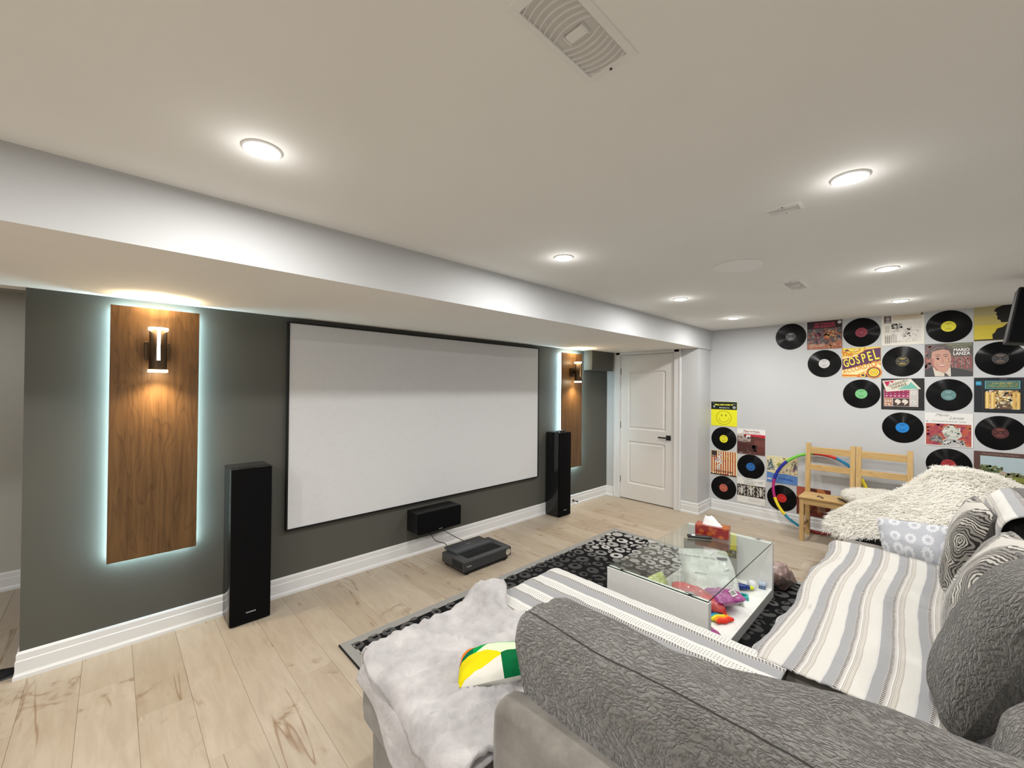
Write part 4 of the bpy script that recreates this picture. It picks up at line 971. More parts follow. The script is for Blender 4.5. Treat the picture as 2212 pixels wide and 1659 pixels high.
t = thing('remote_control', 'black remote control with a small white sticker, leaning by the tissue box', 'remote', (3.235, 1.262, TZ+.001), math.radians(-58))
box('body', -.085, .085, -.021, .021, 0, .018, M_blackmat, t, bev=.005, seg=2)
box('sticker', -.055, -.030, -.013, .013, .0181, .0186, M_white, t)
for i in range(5):
    for j in range(2): cyl('button', (-.012+i*.018, -.009+j*.018, .018), (-.012+i*.018, -.009+j*.018, .0197), .0055, M_dkgrey, t, n=10)

# soft bags
def bag(name, label, cat, cx, cy, cz, w, d, h, rz, tilt, mat, seed, crimp=True, parts=None, roll=0):
    t = thing(name, label, cat, (cx, cy, cz), rz)
    nu, nv = 30, 24; vs, uvs = [], []
    for side in (1, -1):
        for i in range(nu):
            for j in range(nv):
                u, v = i/(nu-1)*2-1, j/(nv-1)*2-1
                e = max(0, (1-abs(u)**3.2)*(1-abs(v)**3.0))**.5
                n = float(fbm(u*2.2+seed, v*2.2+seed*.7, side, 3))
                z = side*(h/2*e)*(1+.28*n) + h*.04*n
                X = u*w/2*(1-.05*abs(v)**2+.02*n); Y_ = v*d/2*(1-.04*abs(u)**2)
                vs.append(Matrix.Rotation(tilt, 4, 'X') @ (Matrix.Rotation(roll, 4, 'Y') @ Vector((X, Y_, z)))); uvs.append(((u+1)/2, (v+1)/2))
    fs = grid_faces(nu, nv) + [tuple(reversed(f)) for f in grid_faces(nu, nv, nu*nv)]
    mn = min(v.z for v in vs); vs = [v-Vector((0, 0, mn)) for v in vs]
    o = mesh_obj('film', vs, fs, mat, t, smooth=True, uv=uvs)
    return t, vs, (nu, nv)
def m_film(name, c, c2=None, rough=.18, stripes=None):
    b = NB(name); co = b.coord('UV')
    b.base(b.mix(b.ramp(b.noise(co, 4, 3), [(.4, (0, 0, 0)), (.6, (1, 1, 1))]), c, c2 or tuple(x*.8 for x in c))); b.set(rough=rough, spec=.5, coat=.5); b.bump(b.noise(co, 9, 4, .6, .8), .7, .012); return b.m
M_redfilm = m_film('red_snack_film', (.55, .03, .03), (.42, .10, .10)); M_purple = m_film('purple_snack_film', (.24, .015, .16), (.33, .05, .24))
M_whitebag = m_film('white_poly_mailer', (.66, .68, .66), (.58, .60, .58), .3); M_greenfilm = m_film('yellow_green_wrapper', (.48, .55, .12), (.62, .66, .34), .3)
t, vs, _ = bag('packing_bag', 'big white plastic bag with small black print lying on the table shelf', 'bag', 3.13, 1.15, SZ+.001, .36, .40, .12, math.radians(-50), math.radians(38), M_whitebag, 3.1)
def decal(parent, name, cx, cy, w, h, rz, z, mat, M=None):
    bm = bmesh.new(); add_box(bm, -w/2, w/2, -h/2, h/2, 0, .0008)
    o = bm_obj(name, bm, mat, parent); o.matrix_local = Matrix.Translation((cx, cy, z)) @ Matrix.Rotation(rz, 4, 'Z') @ (M or Matrix.Identity(4)); return o
from mathutils.bvhtree import BVHTree
def on_surf(o, x, y):
    me = o.data; bvh = BVHTree.FromPolygons([v.co for v in me.vertices], [p.vertices for p in me.polygons]); h = bvh.ray_cast(Vector((x, y, 2)), Vector((0, 0, -1)))
    return h[0], h[1]
film = t.children[0]
for (s_, x, y, sz) in (('KEEP AWAY FROM CHILDREN', -.08, .04, .020), ('RECYCLE', -.08, -.06, .018), ('THIS BAG IS NOT A TOY', .07, .10, .016), ('4 LDPE', .1, -.05, .02)):
    p0, n0 = on_surf(film, x, y); q = n0.to_track_quat('Z', 'Y').to_matrix().to_4x4()
    text_mesh(s_, sz, M_black, t, Matrix.Translation(p0+n0*.006) @ q, 'lettering')
p0, n0 = on_surf(film, .10, .03); q = n0.to_track_quat('Z', 'Y').to_matrix().to_4x4(); bm = bmesh.new(); add_box(bm, -.035, .035, -.010, .010, 0, .0008, M=Matrix.Translation(p0+n0*.006) @ q); bm_obj('black_label', bm, M_black, t)
bag('snack_bag', 'shiny red snack bag on the table shelf behind the near end panel', 'bag', 2.86, 1.12, SZ+.001, .20, .34, .09, math.radians(30), math.radians(16), M_redfilm, 5.3)
t, vs, _ = bag('snack_bag', 'shiny purple snack bag with a white barcode label beside the red one', 'bag', 3.00, 1.03, SZ+.001, .22, .26, .09, math.radians(-30), math.radians(-12), M_purple, 8.7)
p0, n0 = on_surf(t.children[0], .03, -.08); q = n0.to_track_quat('Z', 'Y').to_matrix().to_4x4()
bm = bmesh.new(); add_box(bm, -.028, .028, -.020, .020, 0, .001, M=Matrix.Translation(p0+n0*.004) @ q); bm_obj('barcode_label', bm, M_white, t)
bm = bmesh.new()
for k in range(11): add_box(bm, -.022+k*.004, -.0205+k*.004+.001*(k % 3 == 0), -.013, .015, .0011, .0015, M=Matrix.Translation(p0+n0*.004) @ q)
o = bm_obj('barcode', bm, M_black, t); o['kind'] = 'stuff'
bag('clear_bag', 'crinkled clear plastic bag on the shelf left of the white bag', 'bag', 3.02, 1.33, SZ+.001, .24, .20, .10, .4, .1, M_clearbag, 2.2)
t, vs, _ = bag('snack_packet', 'yellow-green wrapped packet seen through the glass near the left panel', 'packet', 2.90, 1.42, SZ+.001, .19, .13, .035, -.12, .95, M_greenfilm, 7.9)
bag('foil_bag', 'dark purple foil bag lying at the near end of the table shelf', 'bag', 2.52, .955, SZ+.001, .20, .13, .05, -.35, .1, M_purple, 12.4)
M_bagbrown = m_film('brown_tinted_bag', (.20, .13, .11), (.33, .24, .22), .25)
bag('carry_bag', 'brownish plastic carrier bag on the floor behind the right table panel', 'bag', 3.74, .86, .013, .18, .26, .17, 1.3, .45, M_bagbrown, 15.1)
t = thing('packing_board', 'flat brown cardboard board leaning against the table inside, behind the white bag', 'board', (3.44, 1.26, SZ), math.radians(-68))
bm = bmesh.new(); add_box(bm, -.19, .19, -.006, .006, 0, .30, .001, M=Matrix.Rotation(math.radians(14), 4, 'X')); o = bm_obj('cardboard', bm, flat((.27, .24, .18), .8), t)
t = thing('glue_bottle', 'blue bottle with a yellow cap lying on the table shelf', 'bottle', (3.36, 1.0, SZ+.024), math.radians(-62))
RX = Matrix.Rotation(PI/2, 4, 'Y')
lathe('body', [(.003, -.08), (.022, -.078), (.023, -.02), (.020, .02), (.014, .045), (.012, .05), (.001, .05)], flat((.01, .035, .22), .25), t, 24, RX); lathe('cap', [(.001, .05), (.013, .05), (.011, .072), (.006, .078), (.001, .078)], flat((.65, .72, .03), .4), t, 20, RX); lathe('green_band', [(.0225, -.075), (.0236, -.073), (.0236, -.055), (.0225, -.053)], flat((.10, .42, .06), .4), t, 24, RX)
t = thing('clear_ball', 'small clear crumpled plastic ball on the table shelf', 'ball', (3.43, .955, SZ+.033))
vs, fs = [], []
for i in range(13):
    for j in range(20):
        a, b_ = PI*i/12, 2*PI*j/20; r = .032*(1+.06*math.sin(5*b_)*math.sin(3*a)); vs.append((r*math.sin(a)*math.cos(b_), r*math.sin(a)*math.sin(b_), r*math.cos(a)))
for i in range(12):
    for j in range(20): fs.append((i*20+j, i*20+(j+1) % 20, (i+1)*20+(j+1) % 20, (i+1)*20+j))
mesh_obj('shell', vs, fs, m_film('clear_white_film', (.72, .74, .76), (.8, .82, .84), .1), t, smooth=True)
t = thing('small_tin', 'small pale blue box at the far corner of the table shelf', 'box', (3.50, .905, SZ), .3); box('tin_body', -.022, .022, -.022, .022, 0, .024, flat((.10, .16, .28), .3), t, bev=.003); box('lid', -.023, .023, -.023, .023, .024, .042, flat((.42, .50, .62), .3), t, bev=.003)
t = thing('tape_ring', 'teal square plastic ring on the table shelf', 'toy', (3.235, .955, SZ), .35)
vs, fs = [], []; n = 32
for (r0, z_) in ((0, 0), (1, 0), (1, .022), (0, .022)):
    for k in range(n):
        a = 2*PI*k/n
        if r0 == 0: vs.append((.019*math.cos(a), .019*math.sin(a), z_))
        else: m = max(abs(math.cos(a)), abs(math.sin(a))); vs.append((.032*math.cos(a)/m, .032*math.sin(a)/m, z_))
for i in range(4):
    for k in range(n): fs.append((i*n+k, i*n+(k+1) % n, ((i+1) % 4)*n+(k+1) % n, ((i+1) % 4)*n+k))
mesh_obj('ring', vs, fs, flat((.03, .36, .36), .35), t)
t = thing('printed_card', 'small card with a dark speckled print under the purple bag edge', 'card', (3.13, .955, SZ), .4); box('card', -.045, .045, -.035, .035, 0, .0015, flat((.42, .44, .40), .6), t)
bm = bmesh.new()
for k in range(26): x_, y_ = random.uniform(-.036, .036), random.uniform(-.027, .027); add_box(bm, x_-.004, x_+.004, y_-.003, y_+.003, .0016, .0019)
o = bm_obj('speckles', bm, M_black, t); o['kind'] = 'stuff'
# rainbow gloves: stacked wavy bands
t = thing('rainbow_glove', 'rainbow-striped fuzzy glove lying on the table shelf by the near panel', 'glove', (2.815, .985, SZ), math.radians(-28))
RB = [(.10, .02, .30), (.02, .06, .55), (.01, .30, .50), (.75, .62, .02), (.80, .28, .01), (.70, .03, .01)]
for k, c in enumerate(RB):
    vs, fs = [], []; nu, nv = 16, 10; w = .075+.012*math.sin(k*1.1); yy = .052-.021*k
    for i in range(nu):
        a = i/(nu-1)*2-1
        for j in range(nv): q = 2*PI*j/nv; e = (1-abs(a)**4)**.5+.02; vs.append((a*w+.01*k*.3, yy+.014*math.cos(q)*e+.005*math.sin(a*6+k), .018+.016*math.sin(q)*e))
    for i in range(nu-1):
        for j in range(nv): fs.append((i*nv+j, i*nv+(j+1) % nv, (i+1)*nv+(j+1) % nv, (i+1)*nv+j))
    mesh_obj('stripe', vs, fs, flat(c, .8), t, smooth=True)

# ------------------------------------------------------------------ soft furniture helpers
def softbox(name, lo, hi, r, mat, parent, res=.03, puff=(0, 0, 0), wr=.0, wsc=(6, 6, 6), seed=0, warp=None, loc=(0, 0, 0)):
    lo, hi = np.array(lo, float), np.array(hi, float); c, h = (lo+hi)/2, (hi-lo)/2; r = min(r, h.min()*.999)
    vs, fs, key = [], [], {}
    nn = [max(4, int(2*h[i]/res)) for i in range(3)]
    # denser sampling near the rounded edges
    def lin(n, hh): 
        a = np.linspace(-1, 1, n+1); e = np.array([-1+(r/hh)*k/5 for k in range(1, 5)]) if r/hh < .5 else np.array([])
        return np.unique(np.round(np.concatenate([a, e, -e]), 5))
    ax = [lin(nn[i], h[i]) for i in range(3)]
    allv = []; faces = []; idx = {}
    def vid(p):
        k = (round(p[0], 5), round(p[1], 5), round(p[2], 5))
        if k not in idx: idx[k] = len(allv); allv.append(k)
        return idx[k]
    for a in range(3):
        b_, c_ = (a+1) % 3, (a+2) % 3
        for s in (-1, 1):
            g = {}
            for i, u in enumerate(ax[b_]):
                for j, v in enumerate(ax[c_]):
                    p = [0, 0, 0]; p[a] = s; p[b_] = u; p[c_] = v; g[i, j] = vid(p)
            for i in range(len(ax[b_])-1):
                for j in range(len(ax[c_])-1):
                    q = (g[i, j], g[i+1, j], g[i+1, j+1], g[i, j+1]); faces.append(q if s > 0 else q[::-1])
    P = np.array(allv); Q = P*h; inner = np.clip(Q, -(h-r), h-r); d = Q-inner; l = np.linalg.norm(d, axis=1, keepdims=True); l[l == 0] = 1; N = d/l
    pos = inner + N*r
    pf = np.array(puff)
    s = 1-P**2
    pos[:, 0] += N[:, 0]*pf[0]*s[:, 1]*s[:, 2]; pos[:, 1] += N[:, 1]*pf[1]*s[:, 0]*s[:, 2]; pos[:, 2] += N[:, 2]*pf[2]*s[:, 0]*s[:, 1]
    pos += c
    if wr: 
        n_ = fbm(pos[:, 0]*wsc[0]+seed, pos[:, 1]*wsc[1]+seed*1.7, pos[:, 2]*wsc[2], 4); pos += N*(n_*wr)[:, None]
    if warp is not None: pos = warp(pos)
    pos = pos - np.array(loc)
    return mesh_obj(name, pos, faces, mat, parent, smooth=True)
def surf_bvh(objs):
    V, Fc = [], []
    for o in objs:
        k = len(V); mw = o.matrix_world if o.parent is None else (Matrix.Translation(o.parent.location) @ Matrix.Rotation(o.parent.rotation_euler.z, 4, 'Z'))
        V += [mw @ v.co for v in o.data.vertices]; Fc += [[k+i for i in p.vertices] for p in o.data.polygons]
    return BVHTree.FromPolygons(V, Fc)

# ------------------------------------------------------------------ sectional sofa
SL = (1.9, .5, 0.0)
sofa = thing('sectional_sofa', 'large taupe plush sectional sofa in an L shape around the coffee table', 'sofa', SL)
K = dict(loc=SL)
softbox('base', (.755, -.90, .013), (1.84, 1.565, .235), .03, M_sofa, sofa, .08, (0, 0, 0), .003, (3, 3, 3), 1, **K)
softbox('base', (1.86, -.55, .013), (3.93, .455, .235), .03, M_sofa, sofa, .08, (0, 0, 0), .003, (3, 3, 3), 2, **K)
sA1 = softbox('seat_cushion', (.715, .925, .225), (1.93, 1.60, .455), .07, M_sofa, sofa, .04, (.01, .015, .012), .006, (4, 4, 4), 3, **K)
sA2 = softbox('seat_cushion', (.90, -.60, .225), (1.842, .92, .455), .05, M_sofa, sofa, .04, (.01, 0, .012), .006, (4, 4, 4), 4, **K)
sA3 = softbox('seat_cushion', (1.60, .50, .225), (1.935, .92, .455), .05, M_sofa, sofa, .04, (.01, 0, .01), .004, (4, 4, 4), 5, **K)
sB1 = softbox('seat_cushion', (1.872, -.30, .225), (2.90, .495, .462), .06, M_sofa, sofa, .04, (0, .012, .014), .006, (4, 4, 4), 6, **K)
sB2 = softbox('seat_cushion', (2.905, -.30, .225), (3.95, .495, .462), .06, M_sofa, sofa, .04, (.012, .012, .014), .006, (4, 4, 4), 7, **K)
softbox('back_frame', (.795, -.90, .05), (.925, .915, .655), .05, M_sofa, sofa, .04, (.006, 0, .006), .006, (3, 2, 3), 8, **K)
softbox('back_frame', (.93, -.68, .05), (3.93, -.53, .74), .05, M_sofa, sofa, .06, (.0, .006, .006), .004, (3, 3, 3), 9, **K)
def warpA(p):
    q = p.copy(); top = np.clip((p[:, 2]-.50)/.32, 0, 1); f = np.clip((p[:, 0]-.98)/.27, 0, 1)
    q[:, 0] += f*np.clip(.55-p[:, 1], 0, 2)*.36*(.5+.5*top)
    q[:, 0] += (1-f)*top*.055                      # back face leans
    end = np.clip((p[:, 1]-.72)/.30, 0, 1); q[:, 2] += top*end**2*.016; q[:, 0] -= f*end**2*.02; q[:, 1] -= end*(1-top)*.24
    q[:, 2] += top*.012*np.sin(p[:, 1]*9)*f
    return q
bcA = softbox('back_cushion', (.872, -.95, .455), (1.235, 1.025, .806), .095, M_crinkle, sofa, .018, (.015, .015, .010), .010, (9, 3.5, 9), 11, warp=warpA, **K)
sm = []
bv = surf_bvh([bcA])
for y in np.linspace(.96, -.6, 70):
    h = bv.ray_cast(Vector((1.005, y, 2)), Vector((0, 0, -1)))
    if h[0]: sm.append(h[0]-Vector(SL)+Vector((0, 0, .0005)))
o = tube('seam', sm, .0022, flat((.03, .028, .025), .9), sofa); o['label'] = 'dark stitched seam along the cushion top'
softbox('back_cushion', (3.02, -.52, .46), (3.90, -.235, 1.0), .11, M_crinkle2, sofa, .04, (.01, .03, .02), .008, (5, 5, 9), 13, **K)
softbox('back_cushion', (2.05, -.52, .46), (2.99, -.27, .97), .11, M_crinkle2, sofa, .04, (.01, .02, .02), .008, (5, 5, 9), 14, **K)
softbox('back_cushion', (1.26, -.55, .46), (1.66, -.118, .86), .11, M_crinkle, sofa, .02, (.01, .02, .02), .012, (9, 6, 9), 15, **K)

# ------------------------------------------------------------------ throws
def edge_fn(s, e, r):
    """arc length s (0 at the edge line e, positive beyond) -> offset, drop"""
    s = np.asarray(s, float); off = np.where(s < 0, s, np.where(s < r*PI/2, r*np.sin(np.clip(s/r, 0, PI/2)), r)); dr = np.where(s < 0, 0, np.where(s < r*PI/2, r*(1-np.cos(np.clip(s/r, 0, PI/2))), r + (s-r*PI/2)))
    return off, dr
def drape(name, mat, xs, ys, ztop, xe=None, xsign=1, ye=None, ysign=1, r=.05, thick=.006, wr=.004, wsc=9, seed=0, uvfn=None, scal=None, parent=None, zfun=None):
    """xs, ys arc-length samples measured from the edge lines (world coordinates before the edge)"""
    Sx, Ty = np.meshgrid(xs, ys, indexing='ij'); X, dx = (Sx, 0*Sx), None
    if xe is not None: o1, d1 = edge_fn((Sx-xe)*xsign, xe, r); X = xe+o1*xsign
    else: X, d1 = Sx, 0*Sx
    if ye is not None: o2, d2 = edge_fn((Ty-ye)*ysign, ye, r); Y = ye+o2*ysign
    else: Y, d2 = Ty, 0*Ty
    n_ = fbm(Sx*wsc+seed, Ty*wsc+seed*2.1, seed, 4)
    Z = (ztop if zfun is None else zfun(X, Y)) - d1 - d2 + n_*wr
    hang = np.clip(d1, 0, .05)/.05; X = X + xsign*hang*(n_*.012+.006); hy = np.clip(d2, 0, .05)/.05; Y = Y + ysign*hy*(n_*.012+.004)
    if scal: X, Y, Z = scal(Sx, Ty, X, Y, Z)
    nu, nv = X.shape; top = np.stack([X, Y, Z], -1).reshape(-1, 3)
    f = grid_faces(nu, nv); uv = np.stack(uvfn(Sx, Ty), -1).reshape(-1, 2) if uvfn else None
    o = mesh_obj(name, top, f, mat, parent, smooth=True, uv=uv)
    m = o.modifiers.new('thickness', 'SOLIDIFY'); m.thickness = thick; m.offset = -1 if True else 1
    me = o.data
    if me.polygons[len(me.polygons)//3].normal.z < 0:
        me.flip_normals()
    return o
def scA(S_, T_, X, Y, Z):
    e = (S_ > S_.max()-.001); X = X + np.where(e, .006*np.abs(np.sin(T_*95)), 0); Z = Z - np.where(e, .012*np.abs(np.sin(T_*95)), 0)
    Z = Z - .0*T_; return X, Y, Z
oA = drape('striped_throw', M_throwA, np.arange(.99, 2.075, .013), np.arange(.40, 1.86, .010), .490, 1.90, 1, 1.565, 1, .055, .006, .0035, 11, 3.3,
      uvfn=lambda a, b_: (2.075-a, b_), scal=scA)
tag(oA, 'ivory and grey crochet striped throw over the seat nearest the camera', 'throw')
def zB(X, Y): return .497 + .004*np.sin(X*9) + 0*Y
def scB(S_, T_, X, Y, Z):
    e = (T_ > T_.max()-.001); Y = Y + np.where(e, .006*np.abs(np.sin(S_*80)), 0); Z = Z - np.where(e, .010*np.abs(np.sin(S_*80)), 0)
    e = (S_ < S_.min()+.001); X = X - np.where(e, .006*np.abs(np.sin(T_*80)), 0)
    st = np.exp(-((S_-2.86)/.012)**2)*.007; Z = Z - st; Y = Y + .012*np.sin(S_*7)*(T_ > .44)
    return X, Y, Z
oB = drape('striped_throw', M_throwB, np.arange(1.872, 3.71, .014), np.arange(-.24, .66, .012), .495, 3.84, 1, .475, 1, .05, .006, .0035, 9, 6.1,
      uvfn=lambda a, b_: (.66-b_+.012*np.sin(a*5), a), scal=scB, zfun=zB)
tag(oB, 'beige, grey and ivory woven striped throw over the long seat facing the screen', 'throw')
# throw over the far back cushion
xs = np.arange(2.80, 3.52, .02); ss = np.arange(0, .62, .015)
def path(s):
    # up the front (y = -.20), over the top (z = 1.025) and down behind
    y = np.where(s < .26, -.198, np.where(s < .26+.157, -.298+.1*np.cos((s-.26)/.1), -.398)); z = np.where(s < .26, .665+s, np.where(s < .417, .925+.1*np.sin((s-.26)/.1), .925-(s-.417)*.3))
    y = np.where(s > .417, -.398-(s-.417)*.6, y); return y, z
A_, Bq = np.meshgrid(xs, ss, indexing='ij'); yy, zz = path(Bq); n_ = fbm(A_*7, Bq*7, 3, 3)
vv = np.stack([A_+.25*(Bq-.3), yy+n_*.004+.004, zz+n_*.005+.008], -1).reshape(-1, 3)
o = mesh_obj('striped_throw', vv, grid_faces(len(xs), len(ss)), M_throwB, None, True, uv=np.stack([Bq, A_], -1).reshape(-1, 2)); m = o.modifiers.new('t', 'SOLIDIFY'); m.thickness = .006; m.offset = 0
tag(o, 'striped woven throw hanging over the far back cushion at the right edge', 'throw')

# pale fleece blanket folded on the chaise end: two layers
def blanket_layer(name, x0, x1, y0, y1, z, hang, seed, amp, thick, topamp, parent):
    xs = np.arange(x0-hang, x1, .013); ys = np.arange(y0, y1+(.10 if topamp > 0 else -.03), .013)
    Sx, Ty = np.meshgrid(xs, ys, indexing='ij')
    o1, d1 = edge_fn(np.where(Sx < x0+.05, (x0+.05-Sx)*np.interp(Ty, [.9, 1.25, 1.45, 1.62], [1.15, .85, .5, .22]), x0+.05-Sx), 0, .05); X = x0+.05-o1; o2, d2 = edge_fn(Ty-(1.575), 0, .05); Y = 1.575+o2
    wx, wy = Sx+.06*fbm(Sx*5, Ty*5, 1, 2), Ty+.06*fbm(Sx*5+7, Ty*5, 2, 2); n1 = fbm(wx*4.2+seed, wy*4.6+seed, seed, 5); n2 = np.maximum((1-np.abs(fbm(wx*9+wy*4+seed, wy*2.5-wx*1.5+9, seed+3, 2)))**3, .9*(1-np.abs(fbm(wx*3+wy*8+seed+4, wx*3.5+2, seed+5, 2)))**3)
    w1 = np.clip((x1-Sx)/.15, 0, 1)
    Z = z - np.maximum(d1, d2) + amp*n1 + topamp*n2
    bump_ = np.exp(-(((Sx-1.36)/.10)**2+((Ty-1.60)/.10)**2))*.055 + np.exp(-(((Sx-1.30-(1.6-Ty)*.25)/.035)**2))*np.clip((Ty-1.15)/.3, 0, 1)*.03
    Z = Z + bump_*(topamp > 0)
    # free edges wander
    u = (Sx-xs[0])/(xs[-1]-xs[0]); X = X + u**3*(.05*np.sin(Ty*9+seed)+.03*np.sin(Ty*21)) + (1-u)**6*.012*np.sin(Ty*17+seed)
    vv = np.stack([X, Y, Z], -1).reshape(-1, 3)
    f = grid_faces(len(xs), len(ys)); 
    o = mesh_obj(name, vv - np.array([1.0, 1.25, .47]), f, M_blanket, parent, True)
    m = o.modifiers.new('t', 'SOLIDIFY'); m.thickness = thick; m.offset = 1
    if o.data.polygons[len(f)//3].normal.z < 0: o.data.flip_normals()
    return o
bl = thing('fleece_blanket', 'pale grey fleece blanket folded double over the open end of the sofa', 'blanket', (1.0, 1.25, .47))
blo = blanket_layer('lower_layer', .705, 1.40, .90, 1.60, .474, .20, 2.0, .004, .010, 0, bl)
bup = blanket_layer('top_fold', .705, 1.44, .90, 1.60, .490, .045, 5.0, .008, .014, .027, bl)

# ------------------------------------------------------------------ pillows
def pillow(name, label, cat, corners, thick, mat, group=None, n=22, back=None, wr=.006, seed=0, pinch=.10, kind='cover'):
    """corners: bottom-left, bottom-right, top-right, top-left as seen from the printed side"""
    C4 = [Vector(c) for c in corners]; cen = sum(C4, Vector())/4; nrm = ((C4[1]-C4[0]).cross(C4[3]-C4[0])).normalized()
    zmin = min(c.z for c in C4); root = Vector((cen.x, cen.y, zmin)); t = thing(name, label, cat, root, 0, group)
    out = []
    for side in (1, -1):
        vs, uv = [], []
        for i in range(n):
            for j in range(n):
                u, v = i/(n-1), j/(n-1); a, b_ = u*2-1, v*2-1
                kc = 1-.085*(a*a*b_*b_)**2; up = .5+(a*kc*(1-pinch*(1-b_*b_)*.35))/2; vp = .5+(b_*kc*(1-pinch*(1-a*a)*.35))/2
                p = C4[0]*(1-up)*(1-vp)+C4[1]*up*(1-vp)+C4[2]*up*vp+C4[3]*(1-up)*vp
                e = (max(0, (1-abs(a)**2.4)*(1-abs(b_)**2.4)))**.55
                nn_ = float(fbm(u*3+seed, v*3+seed*1.3, side*3+seed, 3)); edgew = min(1, e*3)
                p = p + nrm*(side*thick/2*e + wr*nn_*edgew*1.5)
                vs.append(p-root); uv.append((u, v))
        f = grid_faces(n, n); 
        if side == -1: f = [q[::-1] for q in f]
        out.append((vs, f, uv))
    m_f = mesh_obj('front_cover', out[0][0], out[0][1], mat, t, True, uv=out[0][2]); m_b = mesh_obj('back_cover', out[1][0], out[1][1], back or mat, t, True, uv=out[1][2])
    return t
def m_greenp():
    b = NB('geometric_print_cotton'); uv = b.coord('UV'); x, y, _ = b.sep(uv)[0:3]
    def dist(cx, cy, ky=1.0):
        dx = b.math('SUBTRACT', x, cx); dy = b.math('MULTIPLY', b.math('SUBTRACT', y, cy), ky); return b.math('SQRT', b.math('ADD', b.math('MULTIPLY', dx, dx), b.math('MULTIPLY', dy, dy)))
    lt = lambda a, c: b.math('LESS_THAN', a, c); gt = lambda a, c: b.math('GREATER_THAN', a, c); an = lambda a, c: b.math('MULTIPLY', a, c)
    c = (.52, .64, .42)
    d1 = dist(.78, .12)
    c = b.mix(an(gt(d1, .72), lt(d1, .92)), c, (.0, .24, .05)); c = b.mix(an(an(gt(d1, .72), lt(d1, .92)), lt(x, .22)), c, (.0, .11, .045)); c = b.mix(an(gt(d1, .92), lt(d1, 1.02)), c, (.72, .16, .02))
    d2 = dist(.22, .10); c = b.mix(an(lt(d2, .52), gt(y, b.math('ADD', -.02, b.math('MULTIPLY', x, .62)))), c, (.58, .49, .005))
    c = b.mix(lt(y, b.math('ADD', -.02, b.math('MULTIPLY', x, .62))), c, (.56, .55, .49)); c = b.mix(an(gt(x, .62), lt(y, b.math('ADD', .20, b.math('MULTIPLY', x, .38)))), c, (.0, .10, .03))
    b.base(c); b.set(rough=.85, spec=.1); b.bump(b.noise(uv, 7, 3), .3, .012); return b.m
pillow('throw_pillow', 'green, yellow and white geometric print pillow on the pale blanket', 'pillow', [(.862, 1.150, .520), (1.075, .985, .56), (1.20, 1.150, .545), (.99, 1.300, .515)], .095, m_greenp(), back=flat((.72, .71, .64), .85), seed=2)
pillow('throw_pillow', 'pale grey pillow with white daisies at the far end of the long seat', 'pillow', [(3.70, .255, .495), (3.60, -.05, .495), (3.86, -.095, .70), (3.90, .305, .665)], .12, M_daisy, seed=4)
pillow('throw_pillow', 'swirl-patterned beige and black pillow standing next to the daisy pillow', 'pillow', [(3.30, -.045, .50), (2.93, -.055, .52), (2.90, -.19, 1.00), (3.22, -.135, 1.045)], .16, M_swirl, 'swirl-patterned cushions', seed=6, back=M_crinkle2)
pillow('throw_pillow', 'swirl-patterned beige and black pillow right behind the big dark cushion', 'pillow', [(2.78, -.03, .50), (2.25, -.03, .52), (2.20, -.26, 1.02), (2.70, -.215, 1.00)], .17, M_swirl, 'swirl-patterned cushions', seed=9, back=M_crinkle2)
tb = pillow('throw_pillow', 'big dark grey crinkled cushion with corded edge at the right edge', 'pillow', [(2.20, -.015, .48), (1.85, -.04, .475), (1.84, -.24, 1.00), (2.17, -.19, 1.03)], .20, M_crinkle2, seed=12, pinch=-.06)
pts = [(2.20, -.02, .505), (2.02, -.045, .512), (1.885, -.055, .512), (1.86, -.075, .60), (1.862, -.12, .74), (1.855, -.165, .88), (1.85, -.225, .985), (2.0, -.225, 1.01), (2.17, -.19, 1.02)]
rt = tb.location; o = tube('corded_edge', smooth_path([Vector(p)-rt for p in pts], 8), .0085, M_crinkle2, tb)

# ------------------------------------------------------------------ fur
def fur_blades(name, roots, normals, flow, length, width, mat, parent, spread=.7, curl=.6):
    n = len(roots); N = normals; R = rng.normal(size=(n, 3)); T = flow + R*spread; T = T - N*(T*N).sum(1, keepdims=True)
    T /= (np.linalg.norm(T, axis=1, keepdims=True)+1e-9); B_ = np.cross(N, T)
    L_ = length*(.6+.8*rng.random((n, 1))); V = np.empty((n, 7, 3)); lift = .55+.5*rng.random((n, 1)); w = width*(.7+.6*rng.random((n, 1)))
    for k, s in enumerate((0, .35, .72)):
        c = roots + N*L_*(lift*s - curl*.45*s*s) + T*L_*(s*.75+.15*s*s); ww = w*(1-.45*s); V[:, 2*k] = c-B_*ww; V[:, 2*k+1] = c+B_*ww
    V[:, 6] = roots + N*L_*(lift-.45*curl) + T*L_*.95 + B_*L_*(rng.random((n, 1))-.5)*.3
    V = V.reshape(-1, 3); base = (np.arange(n)*7)[:, None]
    q = np.concatenate([base+np.array([[0, 1, 3, 2]]), base+np.array([[2, 3, 5, 4]])], 0); tr = base+np.array([[4, 5, 6]])
    me = bpy.data.meshes.new(name); nl = q.size+tr.size; me.vertices.add(len(V)); me.vertices.foreach_set('co', V.ravel().astype(np.float32))
    me.loops.add(nl); me.loops.foreach_set('vertex_index', np.concatenate([q.ravel(), tr.ravel()]).astype(np.int32))
    me.polygons.add(len(q)+len(tr)); ls = np.concatenate([np.arange(len(q))*4, len(q)*4+np.arange(len(tr))*3]); me.polygons.foreach_set('loop_start', ls.astype(np.int32))
    me.polygons.foreach_set('use_smooth', [True]*(len(q)+len(tr)))
    me.materials.append(mat); me.update(calc_edges=True); o = bpy.data.objects.new(name, me); COL.objects.link(o); o.parent = parent; o['kind'] = 'stuff'; return o
FL = (4.5, .0, .30)
arm = thing('armchair', 'dark navy low armchair almost hidden under the white fur throw', 'armchair', (4.5, 0, 0))
